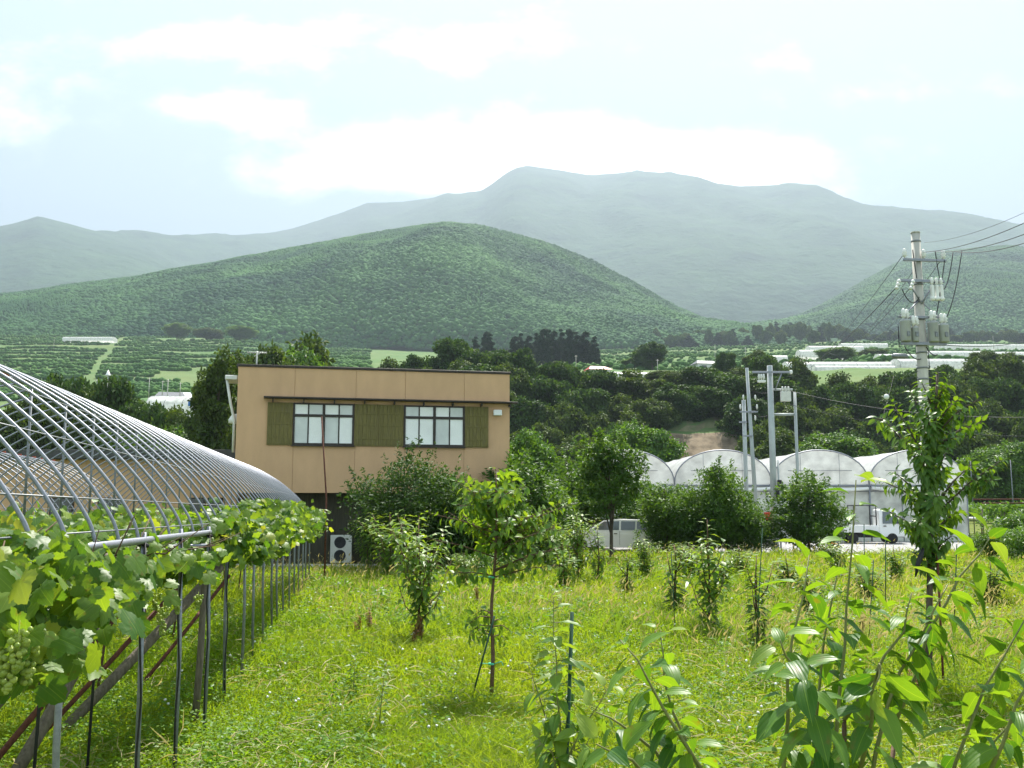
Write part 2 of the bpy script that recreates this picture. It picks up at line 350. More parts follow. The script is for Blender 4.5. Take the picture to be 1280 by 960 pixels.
def leaves(kind, pos, d, nrm, size, bend=None):
    V, F = TPL[kind]; pos = np.asarray(pos, float); d = unit(np.asarray(d, float)); nrm = np.asarray(nrm, float)
    nrm = unit(nrm - d*np.sum(nrm*d, 1, keepdims=True)); b = np.cross(nrm, d); n = len(pos); size = np.broadcast_to(np.asarray(size, float), (n,))
    T = np.repeat(V[None], n, 0).copy()
    if bend is not None: T[:, :, 2] -= np.asarray(bend)[:, None]*T[:, :, 0]**2
    W = pos[:, None] + size[:, None, None]*(T[:, :, :1]*d[:, None] + T[:, :, 1:2]*b[:, None] + T[:, :, 2:3]*nrm[:, None])
    FF = (F[None] + (np.arange(n)*len(V))[:, None, None]).reshape(-1, 3)
    return W.reshape(-1, 3), FF
def join(parts):
    V = []; F = []; o = 0
    for v, f in parts: V.append(v); F.append(f+o); o += len(v)
    return np.concatenate(V), np.concatenate(F)
def rdir(n): return unit(RNG.normal(size=(n, 3)))
def vnoise(x, y, seed=0):
    """value noise, arrays"""
    xi = np.floor(x).astype(int); yi = np.floor(y).astype(int); fx = x-xi; fy = y-yi; fx = fx*fx*(3-2*fx); fy = fy*fy*(3-2*fy)
    def h(a, b):
        n = (a*374761393 + b*668265263 + seed*974711) & 0x7fffffff; n = ((n ^ (n >> 13))*1274126177) & 0x7fffffff; return ((n ^ (n >> 16)) & 0xffff)/65535.0
    return (h(xi, yi)*(1-fx)+h(xi+1, yi)*fx)*(1-fy) + (h(xi, yi+1)*(1-fx)+h(xi+1, yi+1)*fx)*fy
def crown(n_cl, per, rx, rz, leaf, kind='tuft', cr=(.20, .34), shape='round', flat=.75, shoots=0):
    """leaf clumps through a crown of radius rx, half height rz, centred on the origin"""
    cs = []; seed_ = float(RNG.integers(1, 90))
    while len(cs) < n_cl:
        p = RNG.uniform(-1, 1, 3)
        if shape == 'dome':
            r = np.linalg.norm(p)
            if r > 1 or r < .4 or p[2] < -.8: continue
        elif shape == 'round':
            r = np.linalg.norm(p)
            if r > 1 or r < .35 or r > .58+.55*float(vnoise(np.array([math.atan2(p[1], p[0])*1.1+seed_*9.1+40]), np.array([p[2]*1.6+seed_*3.3+9]), 3)[0]): continue
            if p[2] < -.55 and RNG.random() < .7: continue
        elif shape == 'cone':
            lim = (1-(p[2]+1)/2)*.95+.08
            if math.hypot(p[0], p[1]) > lim: continue
        elif shape == 'column':
            lim = .95*math.sqrt(max(0, 1-((p[2]+.1)/1.1)**2))
            if math.hypot(p[0], p[1]) > lim*(.55+.6*float(vnoise(np.array([math.atan2(p[1], p[0])*1.1+seed_*9.1+40]), np.array([p[2]*2.2+seed_*3.3+9]), 3)[0])): continue
        cs.append(p)
    cs = np.array(cs); parts = []
    base = cs*np.array([rx*.80, rx*.80, rz*.82])
    base += RNG.normal(size=base.shape)*rx*.06
    for c in base:
        r = RNG.uniform(*cr)*min(rx, rz*1.2); k = max(6, int(per*RNG.uniform(.6, 1.4)))
        dirs = rdir(k); dirs[:, 2] = dirs[:, 2]*.9 + .25; dirs = unit(dirs)
        rad = r*RNG.uniform(.55, 1.08, (k, 1)); pos = c + dirs*rad*np.array([1, 1, flat])
        nr = unit(dirs*.6 + np.array([0, 0, .55]) + RNG.normal(size=(k, 3))*.45)
        parts.append(leaves(kind, pos, rdir(k) + dirs*.4 - np.array([0, 0, .25]), nr, leaf*RNG.uniform(.65, 1.35, k)))
    for _ in range(shoots):                               # long upright shoots breaking the outline
        c = base[RNG.integers(len(base))]; o_ = unit((c/np.array([rx, rx, rz]) + np.array([0, 0, .55]))[None])[0]; s0 = c + o_*rx*.12; L_ = rx*RNG.uniform(.22, .45); k = 26
        t_ = RNG.random(k)[:, None]; parts.append(leaves(kind, s0 + (o_*.6+np.array([0, 0, .5]))*L_*t_ + RNG.normal(size=(k, 3))*leaf*.25, rdir(k)+o_*.6, rdir(k)*.7+np.array([0, 0, .7]), leaf*RNG.uniform(.7, 1.2, k)))
    return join(parts), base
def trunk_mb(h, r, top, limbs, lean=0, seed=0, sides=8):
    rr = random.Random(seed); mb = MB(); pts = []; n = 6
    for i in range(n+1):
        t = i/n; pts.append((lean*t + math.sin(t*4+seed)*r*.7*t, math.cos(t*3.3+seed)*r*.7*t, h*t))
    mb.tube(pts, [r*(1.25 if i == 0 else 1)*(1-.55*i/n) for i in range(n+1)], sides)
    for c in limbs:
        s = Vector(pts[rr.randint(max(1, n//2-1), n)]); e = Vector(c)
        m = s.lerp(e, .5) + Vector((rr.uniform(-.1, .1), rr.uniform(-.1, .1), .06))*(e-s).length
        mb.tube([s, s.lerp(m, .6), m, e], [r*.45, r*.36, r*.26, r*.10], max(4, sides-3))
    return mb
TREES = {}
def tree_kind(key, h, rx, rz, n_cl, per, leaf, lmat, kind='tuft', shape='round', cr=(.20, .34), zc=None, tr=.16, bare=.0, n_limb=8, shoots=0):
    (V, F), cs = crown(n_cl, per, rx, rz, leaf, kind, cr, shape, .75, shoots)
    zc = h-rz if zc is None else zc; V = V + np.array([0, 0, zc]); V[:, 2] *= h/np.percentile(V[:, 2], 99.7); V[:, :2] *= rx/np.percentile(np.abs(V[:, 0]), 98.5)
    cm = npmesh('crown', V, F, lmat); idx = RNG.permutation(len(cs))[:n_limb]
    tmb = trunk_mb(zc if shape in ('round', 'dome') else h*.93, tr, 0, [tuple(cs[i]*.85+np.array([0, 0, zc])) for i in idx], 0, len(TREES)*3+1)
    o = tmb.build('trunk', MT['bark']); tm = o.data; bpy.data.objects.remove(o)
    TREES[key] = (cm, tm, h, rx)
def place_tree(key, name, loc, h, w, label, cat='tree', group=None, rz=None):
    cm, tm, h0, r0 = TREES[key]
    e = empty(name, loc, label, cat, group, random.uniform(0, 6.28) if rz is None else rz)
    s = w/(2*r0); e.scale = (s, s, h/h0)
    link('crown', cm, e); link('trunk', tm, e)
    return e
for i in range(4):
    tree_kind('belt%d' % i, 10, 4.6, 4.8, 54, 80, .60, LF['belt'] if i % 2 else LF['belt2'], cr=(.18, .34), tr=.22)
for i in range(2): tree_kind('cedar%d' % i, 16, 2.6, 7.9, 110, 60, .5, LF['cedar'], shape='cone', cr=(.22, .36), tr=.22, n_limb=0)
for i in range(2): tree_kind('orchard%d' % i, 4.2, 1.9, 1.95, 85, 115, .135, LF['orchard'], 'blade', tr=.08, n_limb=14, cr=(.16, .36), shoots=60)
tree_kind('dome', 4.6, 2.3, 2.15, 110, 120, .14, LF['belt'], 'blade', shape='dome', tr=.09, n_limb=14, cr=(.16, .32), shoots=50)
tree_kind('orchtall', 4.6, 1.15, 1.75, 64, 110, .13, LF['orchard'], 'blade', tr=.075, n_limb=12, cr=(.14, .34), shoots=80)
for i in range(3): tree_kind('orchbush%d' % i, 3.6, 1.5, 1.75, 90, 115, .13, LF['orchard'], 'blade', shape='column', tr=.06, zc=1.85, n_limb=12, cr=(.16, .36), shoots=60)
tree_kind('bright', 8, 3.2, 3.6, 70, 90, .34, LF['bright'], 'tuft', tr=.16)
tree_kind('poplar', 13, 1.9, 6, 60, 60, .40, LF['belt2'], 'tuft', shape='column', cr=(.3, .5), tr=.2, n_limb=6)
for i in range(2): tree_kind('shrub%d' % i, 2.2, 1.4, 1.2, 50, 110, .14, LF['bright'] if i else LF['orchard'], 'blade', tr=.04, zc=1.0, n_limb=6)

# ------------------------------------------------------------------ terrain
def interp(tab, x):
    xs = [a for a, _ in tab]; ys = [b for _, b in tab]; return np.interp(x, xs, ys)
def fbm(x, y, seed=0, oct=5):
    s = 0; a = .5
    for k in range(oct): s = s + a*(vnoise(x, y, seed+k)-.5); x = x*2.03; y = y*2.03; a *= .5
    return s
def tanpy(py):  # elevation slope (rise per metre north) of a row of the view, straight ahead
    a = PITCH + np.arctan((480-np.asarray(py, float))/FPX); return np.tan(a)
def grid(name, X, Y, Z, m, smooth=True):
    nr, nc = X.shape; V = np.stack([X, Y, Z], -1).reshape(-1, 3); i = np.arange(nr*nc).reshape(nr, nc)
    F = np.stack([i[:-1, :-1], i[:-1, 1:], i[1:, 1:], i[1:, :-1]], -1).reshape(-1, 4)
    return link(name, npmesh(name, V, F, m, smooth))
def groundmat(name, cols, scale=.15, bump=.5, dist=.1, steep=None, extra=None):
    m, t, b, o = mat_new(name); b.inputs['Roughness'].default_value = .95; b.inputs['Specular IOR Level'].default_value = .1
    tc = N(t, 'ShaderNodeTexCoord'); no = N(t, 'ShaderNodeTexNoise'); no.inputs['Scale'].default_value = scale; no.inputs['Detail'].default_value = 9; no.inputs['Roughness'].default_value = .62
    t.links.new(tc.outputs['Object'], no.inputs['Vector']); cr = N(t, 'ShaderNodeValToRGB')
    for i, c in enumerate(cols):
        p = .3+.4*i/(len(cols)-1)
        e = cr.color_ramp.elements[0] if i == 0 else (cr.color_ramp.elements[1] if i == len(cols)-1 else cr.color_ramp.elements.new(p))
        e.position = p; e.color = c+(1,)
    t.links.new(no.outputs[0], cr.inputs[0]); last = cr.outputs[0]
    if steep:
        ge = N(t, 'ShaderNodeNewGeometry'); sp = N(t, 'ShaderNodeSeparateXYZ'); t.links.new(ge.outputs['True Normal'], sp.inputs[0])
        mr = N(t, 'ShaderNodeMapRange'); mr.inputs['From Min'].default_value = .88; mr.inputs['From Max'].default_value = .78; t.links.new(sp.outputs[2], mr.inputs['Value'])
        mx = N(t, 'ShaderNodeMix', data_type='RGBA'); t.links.new(mr.outputs[0], mx.inputs[0]); t.links.new(last, mx.inputs[6]); last = mx.outputs[2]
        n3 = N(t, 'ShaderNodeTexNoise'); n3.inputs['Scale'].default_value = .35; n3.inputs['Detail'].default_value = 9; n3.inputs['Roughness'].default_value = .7; t.links.new(tc.outputs['Object'], n3.inputs['Vector'])
        c3 = N(t, 'ShaderNodeValToRGB'); c3.color_ramp.elements[0].position = .38; c3.color_ramp.elements[1].position = .62; c3.color_ramp.elements[0].color = tuple(c*.45 for c in steep)+(1,); c3.color_ramp.elements[1].color = tuple(c*1.15 for c in steep)+(1,)
        t.links.new(n3.outputs[0], c3.inputs[0]); t.links.new(c3.outputs[0], mx.inputs[7])
    t.links.new(last, b.inputs['Base Color'])
    n2 = N(t, 'ShaderNodeTexNoise'); n2.inputs['Scale'].default_value = scale*6; n2.inputs['Detail'].default_value = 6; t.links.new(tc.outputs['Object'], n2.inputs['Vector'])
    bp = N(t, 'ShaderNodeBump'); bp.inputs['Strength'].default_value = bump; bp.inputs['Distance'].default_value = dist; t.links.new(n2.outputs[0], bp.inputs['Height']); t.links.new(bp.outputs[0], b.inputs['Normal'])
    return m
# level field, one sheet with gentle unevenness, out to the foot of the gorge slope
g_m = groundmat('field_soil', [(.05, .085, .012), (.11, .155, .02), (.16, .175, .04)], .5, .6, .08)
gx = np.linspace(-170, 170, 171); gy = np.linspace(-30, 142, 130); GX, GY = np.meshgrid(gx, gy)
GZ = .05*fbm(GX*.3, GY*.3, 3, 3) - .03
tag(grid('ground', GX, GY, GZ, g_m), kind='structure')
# hillside: gorge wall, plateau with orchards, up to the foot of the hills
DS = [141, 150, 160, 168, 188, 200, 215, 300, 450, 700, 950, 1250, 1700]
ROW = {   # apparent row of the ground at each distance, for several directions
    -600: [646, 642, 632, 615, 560, 525, 522, 508, 488, 448, 428, 418, 414],
    0:    [646, 642, 632, 615, 560, 525, 522, 508, 488, 446, 423, 416, 412],
    250:  [646, 642, 630, 612, 556, 520, 514, 502, 484, 446, 425, 418, 414],
    420:  [646, 640, 628, 606, 545, 490, 484, 474, 464, 450, 438, 434, 430],
    640:  [646, 640, 628, 606, 545, 482, 474, 470, 464, 454, 446, 440, 432],
    775:  [646, 640, 628, 606, 545, 482, 474, 469, 462, 449, 440, 434, 428],
    818:  [646, 622, 588, 540, 510, 482, 475, 469, 461, 448, 438, 432, 426],
    922:  [646, 620, 590, 538, 508, 482, 475, 467, 459, 445, 435, 429, 423],
    962:  [646, 640, 628, 606, 545, 482, 474, 466, 458, 444, 434, 428, 422],
    1100: [646, 640, 628, 606, 545, 484, 472, 462, 452, 440, 430, 424, 420],
    1350: [646, 640, 628, 606, 545, 480, 470, 462, 452, 440, 431, 424, 420],
    1900: [646, 640, 628, 606, 545, 480, 470, 462, 452, 440, 430, 424, 420]}
keys = sorted(ROW)
def terr_z(x, y):
    x = np.asarray(x, float); y = np.asarray(y, float); px = 640 + FPX*x/(y*1.0)
    k = np.clip(np.searchsorted(keys, px)-1, 0, len(keys)-2); k0 = np.array(keys)[k]; k1 = np.array(keys)[k+1]; f = np.clip((px-k0)/(k1-k0), 0, 1)
    f = f*f*(3-2*f)
    Zt = np.array([[CAM_H + tanpy(r)*d for r, d in zip(ROW[kk], DS)] for kk in keys])     # per key, per distance
    ld = np.log(np.clip(y, DS[0], DS[-1])); lD = np.log(DS); j = np.clip(np.searchsorted(lD, ld)-1, 0, len(DS)-2); g = (ld-lD[j])/(lD[j+1]-lD[j])
    z = (Zt[k, j]*(1-g)+Zt[k, j+1]*g)*(1-f) + (Zt[k+1, j]*(1-g)+Zt[k+1, j+1]*g)*f
    amp = np.clip((y-140)/60, 0, 1)
    return z + amp*(fbm(x*.03, y*.03, 11)*5) + np.clip((y-141)/8, 0, 1)*np.clip((230-y)/30, 0, 1)*fbm(x*.16, y*.16, 17)*3.2
th_m = groundmat('hillside_soil', [(.055, .13, .035), (.09, .18, .045), (.11, .20, .05), (.14, .18, .07)], .02, .6, 1.2, steep=(.26, .20, .135))
tp = np.linspace(-700, 2000, 240); td = np.exp(np.linspace(math.log(141), math.log(1700), 230))
TP, TD = np.meshgrid((tp-640)/FPX, td); TX = TP*TD
tag(grid('hillside', TX, TD, terr_z(TX, TD), th_m), kind='structure')
def hz(z): return z
def hill(name, ridge, d0, dr, d1, base_py, mm, nc=420, nr=110, spur=.22, rough=12, seed=1, curve=.75, p0=-700, p1=2000):
    """a ridge of real depth: foot at d0, crest at dr, back foot at d1; its crest profile in directions from the camera"""
    pxs = np.linspace(p0, p1, nc); py = interp(ridge, pxs); zr = CAM_H + tanpy(py)*dr
    t = np.concatenate([np.linspace(0, 1, int(nr*.78)), 1+np.linspace(0, 1, nr-int(nr*.78)+1)[1:]])
    PXg, T = np.meshgrid(pxs, t); D = np.where(T <= 1, d0+(dr-d0)*T, dr+(d1-dr)*(T-1))
    zb = CAM_H + tanpy(base_py)*d0; ZR = np.repeat(zr[None], len(t), 0)
    up = np.where(T <= 1, np.clip(T, 0, 1)**curve, np.clip(2-T, 0, 1)**.9)
    X = (PXg-640)/FPX*np.where(T <= 1, D, D)
    sp = fbm(X/(dr*.18)+seed*7.3, D/(dr*.5), seed, 4)*spur*np.clip(ZR-zb, 0, None)*np.sin(np.clip(T, 0, 1)*PI)
    Z = zb + (ZR-zb)*up + sp + fbm(X/60, D/60, seed+20, 4)*rough*np.clip(np.abs(1-T)*3+.25, 0, 1)
    Z = np.where(ZR < zb, ZR - 20, Z)
    o = grid(name, X, D, Z, mm); tag(o, kind='structure'); return pxs, t, X, D, Z
wood_far = groundmat('far_woodland', [(.010, .040, .024), (.024, .068, .034), (.045, .10, .045)], .005, .7, 18)
R1 = [(-700, 420), (-300, 400), (-100, 384), (0, 371), (80, 358), (150, 350), (200, 341), (300, 323), (400, 304), (500, 288), (555, 280), (600, 284), (680, 303), (740, 326), (800, 357), (850, 386), (900, 407), (960, 425), (1100, 440), (2000, 445)]
H1 = hill('hill', R1, 1000, 1550, 2300, 436, wood_far, rough=14, seed=2, spur=.42)
R2 = [(-700, 440), (800, 440), (900, 428), (960, 412), (1010, 395), (1050, 374), (1100, 347), (1130, 331), (1180, 318), (1230, 312), (1280, 308), (1400, 330), (1700, 380), (2000, 400)]
H2 = hill('hill', R2, 1450, 2500, 3400, 426, wood_far, rough=14, seed=5)
R3 = [(-700, 400), (-300, 350), (-60, 292), (0, 279), (30, 270), (60, 277), (110, 290), (160, 305), (220, 330), (300, 365), (420, 420), (600, 450), (2000, 450)]
hill('mountain', R3, 2800, 4600, 6000, 420, wood_far, rough=20, seed=8)
R4 = [(-700, 380), (-200, 340), (100, 312), (155, 306), (200, 308), (280, 300), (320, 293), (360, 285), (420, 266), (455, 253), (480, 253), (500, 252), (540, 247), (555, 241), (575, 243), (600, 240), (612, 232), (630, 218), (645, 210), (660, 207), (690, 211), (740, 219), (770, 217), (800, 215), (840, 221), (880, 231), (900, 237), (950, 244), (1000, 246), (1040, 251), (1070, 262), (1100, 271), (1150, 281), (1200, 291), (1280, 306), (1500, 340), (2000, 400)]
hill('mountain', R4, 3000, 6500, 9000, 420, wood_far, rough=34, seed=13, spur=.40)

# woods on the two near hills, one mass each
def icos(sub_=1):
    import bmesh
    bm = bmesh.new(); bmesh.ops.create_icosphere(bm, subdivisions=sub_, radius=1); V = np.array([v.co[:] for v in bm.verts]); F = np.array([[v.index for v in f.verts] for f in bm.faces]); bm.free(); return V, F
IV, IF = icos(2); IV0, IF0 = icos(1)
def blobs(pos, r, hgt, jit=.28, pointed=None):
    IV, IF = IV0, IF0; n = len(pos); j = 1+RNG.normal(size=(n, len(IV)))*jit*.6
    V = np.repeat(IV[None], n, 0)*j[:, :, None]
    if pointed is not None:
        f = np.where(V[:, :, 2] > 0, 1-.75*np.clip(V[:, :, 2], 0, 1), 1.0); f = np.where(pointed[:, None], f, 1); V[:, :, :2] *= f[:, :, None]
    V = V*np.stack([r, r, hgt], 1)[:, None, :] + pos[:, None]
    return V.reshape(-1, 3), (IF[None] + (np.arange(n)*len(IV))[:, None, None]).reshape(-1, 3)
def forest(H, n, p0, p1, r0, r1, name, seed, tmax=1.04):
    pxs, t, X, D, Z = H; nr, nc = X.shape
    tt = RNG.random(n)*tmax; tt = np.where(RNG.random(n) < .08, RNG.uniform(.93, 1.03, n), tt); pp = RNG.uniform(p0, p1, n)
    ci = np.clip((pp-pxs[0])/(pxs[1]-pxs[0]), 0, nc-1.001); ri = np.interp(tt, t, np.arange(nr)); c0 = ci.astype(int); r0_ = np.minimum(ri.astype(int), nr-2); fc = ci-c0; fr = ri-r0_
    def bl(A): return (A[r0_, c0]*(1-fc)+A[r0_, c0+1]*fc)*(1-fr) + (A[r0_+1, c0]*(1-fc)+A[r0_+1, c0+1]*fc)*fr
    pos = np.stack([bl(X), bl(D), bl(Z)], 1); ok = pos[:, 2] > terr_z(pos[:, 0], np.minimum(pos[:, 1], 1690)) - 12
    pos = pos[ok]; tt = tt[ok]
    nse = fbm(pos[:, 0]/170, pos[:, 1]/170, seed)
    con = nse < -.11; r = RNG.uniform(r0, r1, len(pos))*np.where(con, .62, 1); h = r*np.where(con, 1.5, RNG.uniform(.65, .95, len(pos)))
    pos[:, 2] += h*.45
    V, F = blobs(pos, r, h, .24, con)
    return tag(link(name, npmesh(name, V, F, [LF['hillwood']], True)), 'hazy green woodland covering the ' + ('rounded hill behind the building' if name == 'forest' else 'slope behind the utility pole'), 'forest', kind='stuff')
forest(H1, 110000, -120, 1020, 2.2, 4.4, 'forest', 31)
forest(H2, 60000, 930, 1420, 2.6, 5.4, 'woodland', 41)

# orchards on the terraces of the plateau: rows of low trees, one mass
pos = []
for d in np.concatenate([np.arange(330, 560, 15), np.arange(560, 1000, 26)]):
    for px in np.arange(-160, 460, 2.2*400/d*1.5):
        if abs(px-(115+(d-600)*.09)) < 6*400/d+3: continue
        if random.random() < .10 or vnoise(np.array([px*.02]), np.array([d*.012]), 5)[0] < .16: continue
        pos.append(((px-640)/FPX*d + random.uniform(-1, 1), d + random.uniform(-1.2, 1.2) + 7*math.sin(px*.02)))
    for px in np.arange(650, 1500, 2.2*400/d*2.6):
        if random.random() < .45: continue
        pos.append(((px-640)/FPX*d, d + random.uniform(-5, 5)))
pos = np.array(pos); z = terr_z(pos[:, 0], pos[:, 1]); r = RNG.uniform(.9, 1.7, len(pos)); p3 = np.concatenate([pos, (z+r*.6)[:, None]], 1)
V, F = blobs(p3, r*1.15, r*.9, .3)
tag(link('orchard_rows', npmesh('orchard_rows', V, F, LF['rows'])), 'low orchard trees in terraced rows below the wooded hill', 'orchard', kind='stuff')
# ------------------------------------------------------------------ haze between here and the mountains
m, t, b, o = mat_new('haze_air'); t.nodes.remove(b)
pv = N(t, 'ShaderNodeVolumePrincipled'); pv.inputs['Color'].default_value = (.35, .405, .485, 1); pv.inputs['Density'].default_value = 1.9e-4; pv.inputs['Anisotropy'].default_value = .25
t.links.new(pv.outputs[0], o.inputs['Volume'])
hb = MB(); hb.box(-9800, 9800, -60, 9300, -6, 2600); tag(hb.build('haze', m), 'pale summer haze hanging over the valley and mountains', 'haze', kind='stuff')

# ------------------------------------------------------------------ trees of the gorge edge, row below row
ENV = [(-200, 520), (0, 505), (220, 505), (330, 450), (440, 470), (480, 457), (520, 442), (560, 428), (595, 440), (640, 433), (680, 447), (720, 455), (760, 460), (800, 471), (840, 462), (900, 455), (950, 449), (1000, 455), (1050, 462), (1100, 465), (1150, 470), (1180, 458), (1230, 450), (1300, 455), (1700, 450)]
def belt_tree(px, d, top, w, kind=None, label='dark leafy tree in the dense belt along the gorge', group='trees along the gorge', name='broadleaf_tree'):
    p = P(px, top, d); z0 = float(terr_z(p.x, d)) if d > 141 else 0.0
    h = min(max(p.z-z0+.6, 8.5), 14)
    return place_tree(kind or 'belt%d' % random.randint(0, 3), name, (p.x, d, p.z-h), h, w, label, group=group)
for k, (d, dy, step) in enumerate(((189, 0, 40), (178, 26, 36), (168, 55, 38), (159, 86, 42), (150, 112, 46), (143, 132, 52))):
    px = 330 + 17*k
    while px < 1420:
        top = float(interp(ENV, px)) + dy + random.uniform(-7, 9)
        cliff = 803 < px < 945 and k >= 2
        if not cliff and not (px < 640 and k >= 3):
            belt_tree(px, d, top, random.uniform(8.2, 11.2))
        px += step*random.uniform(.8, 1.2)
for (px, top, w, d) in ((836, 568, 5, 147), (782, 535, 8, 152), (958, 530, 8, 150), (948, 560, 8, 146), (815, 500, 9, 172), (905, 490, 9, 176), (875, 484, 8, 180), (848, 488, 8, 176), (940, 500, 9, 168)):
    belt_tree(px, d, top, w)
# a few paler trees in front of the belt
for (px, top, d, w, kind, lab) in ((795, 533, 92, 6.6, 'bright', 'bright green round tree behind the white greenhouse roofs'),
        (980, 540, 120, 9, 'belt0', 'olive green tree behind the tallest grey double pole'), (1045, 545, 118, 9, 'bright', 'pale green tree rising behind the third greenhouse arch'),
        (1255, 556, 110, 7, 'bright', 'small pale tree beyond the pergola vineyard at right'), (1180, 525, 130, 10, 'belt2', 'dark tree behind the tall cherry tree'),
        (655, 545, 60, 4.0, 'bright', 'light green tree just right of the tan building'),
        (85, 474, 105, 6.5, 'belt1', 'dark tree above the left end of the pipe arches'), (150, 474, 98, 6.5, 'belt3', 'broad dark tree behind the pipe arches left of the white sheet roof'),
        (125, 490, 96, 6, 'belt0', 'dark tree tucked under the broad tree behind the arches'), (180, 505, 95, 5.5, 'belt1', 'dark tree at the corner of the white sheet roof'),
        (40, 500, 100, 7, 'belt2', 'dark tree low behind the highest pipe arches'),
        (205, 540, 72, 5.5, 'bright', 'bright green shrubby tree behind the pipe arches'), (245, 532, 76, 6, 'belt3', 'dark green tree between white sheet roof and building'),
        (228, 515, 84, 5.4, 'belt0', 'dark tree below the white sheet roof'), (160, 545, 84, 7, 'belt1', 'dark tree half hidden behind the pipe arches'),
        (276, 441, 64, 2.9, 'poplar', 'tall slim tree beside the left corner of the building'), (257, 468, 70, 2.6, 'poplar', 'tall slim tree left of the building, lower than its neighbour'),
        (299, 444, 74, 3.0, 'poplar', 'slim tree rising behind the roof aerial'), (338, 440, 100, 9.5, 'belt2', 'pale leafy tree behind the roof near the aerial'),
        (390, 427, 108, 10.5, 'belt0', 'round dark tree behind the roof, right of the aerial'), (362, 444, 104, 8.5, 'bright', 'light green tree behind the roof between aerial and round tree')):
    p = P(px, top, d); belt_tree(px, d, top, w, kind, lab, 'trees behind the building and arches', 'background_tree') if p.z < 15 else place_tree(kind, 'background_tree', (p.x, d, 0), p.z, w, lab, group='trees behind the building and arches')
for i in range(17):                                  # cedar group on the plateau
    px = 596 + i*9.0 + random.uniform(-3, 3); d = random.uniform(395, 470); top = interp([(590, 424), (605, 414), (625, 430), (650, 418), (690, 411), (720, 414), (745, 418)], px) + random.uniform(-2, 5)
    if 622 < px < 634: continue
    p = P(px, float(top), d); z = float(terr_z(p.x, d)); h = max(8, p.z-z); place_tree('cedar%d' % (i % 2), 'cedar_tree', (p.x, d, z), h, random.uniform(5.4, 7.5), 'dark pointed cedar in the grove on the plateau', group='cedar grove on the plateau')
for (px, top, d, w, kind, lab) in ((815, 430, 330, 11.5, 'belt1', 'round dark solitary tree on the plateau beside the cedars'), (793, 447, 350, 8, 'bright', 'pale bush tree beside the round plateau tree'),
        (908, 440, 230, 5, 'belt3', 'small dark tree at plateau edge above the slim pole'), (950, 437, 230, 7.5, 'belt0', 'small round tree at plateau edge above the double pole'),
        (1045, 434, 420, 14, 'bright', 'pale tree clump among the white tunnel houses'), (1090, 436, 420, 12, 'belt2', 'olive tree clump among the white tunnel houses'), (1232, 438, 230, 7, 'belt2', 'small dark tree in front of the white tunnels at right'),
        (1262, 440, 300, 7, 'belt0', 'small round tree beside white tunnels near the picture edge'), (830, 462, 205, 7.5, 'belt2', 'low flowering tree at the rim of the gorge'),
        (222, 404, 900, 20, 'bright', 'pale green tree at the foot of the wooded hill above the terraces'), (262, 410, 900, 26, 'belt2', 'olive tree at the foot of the hill above the terraces'), (300, 408, 900, 26, 'bright', 'pale clump at the foot of the hill, rightmost above the terraces')):
    p = P(px, top, d); z = float(terr_z(p.x, d)); place_tree(kind, 'plateau_tree', (p.x, d, z-.3), max(p.z-z, 3), w, lab, group='trees on the plateau')
# a line of woodland trees at the foot of the hill
for i in range(120):
    px = 700 + i*6.0; d = random.uniform(960, 1100); p = P(px, 418 + random.uniform(-6, 6) - (8 if 940 < px < 1060 else 0), d)
    if px > 790: 
        z = float(terr_z(p.x, d)); place_tree(('belt%d' % (i % 4)) if i % 3 else 'cedar0', 'woodland_tree', (p.x, d, z-1), max(8, p.z-z+3), random.uniform(9, 15), 'dark tree in the line at the foot of the hill', group='tree line at the foot of the hill')

# ------------------------------------------------------------------ plateau: tunnel houses, cottages, poles
def tunnel(px0, px1, top, d, depth, label, hgt=3.2, name='tunnel_greenhouse', group='white tunnel houses on the plateau', spans=1):
    a = P(px0, top, d); bq = P(px1, top, d); z = min(float(terr_z(a.x, d)), float(terr_z(bq.x, d)), float(terr_z((a.x+bq.x)/2, d)))-.3; L = bq.x-a.x; z = max(z, a.z-4.2); H = max(a.z-z, 2.0)
    e = empty(name, (a.x, d, z), label, 'greenhouse', group); mb = MB(); n = 12; W = depth
    pr = [(0, 0)] + [(W/2-W/2*math.cos(PI*k/n), H*.45+H*.55*math.sin(PI*k/n)) for k in range(n+1)] + [(W, 0)]
    vs = [(0, y, zz) for y, zz in pr] + [(L, y, zz) for y, zz in pr]; k = len(pr)
    mb.add(vs, [(i, i+1, k+i+1, k+i) for i in range(k-1)], True); mb.add(vs[:k], [tuple(range(k))]); mb.add(vs[k:], [tuple(range(k))])
    mb.build('film_cover', MT['film'], e)
    rb = MB()
    for i in range(int(max(3, L/6))+1):
        x = L*i/max(3, int(L/6)); rb.tube([(x, y-.02 if y < W/2 else y+.02, zz+.04) for y, zz in pr], .05, 4)
    rb.build('hoop_frame', MT['steel_old'], e)
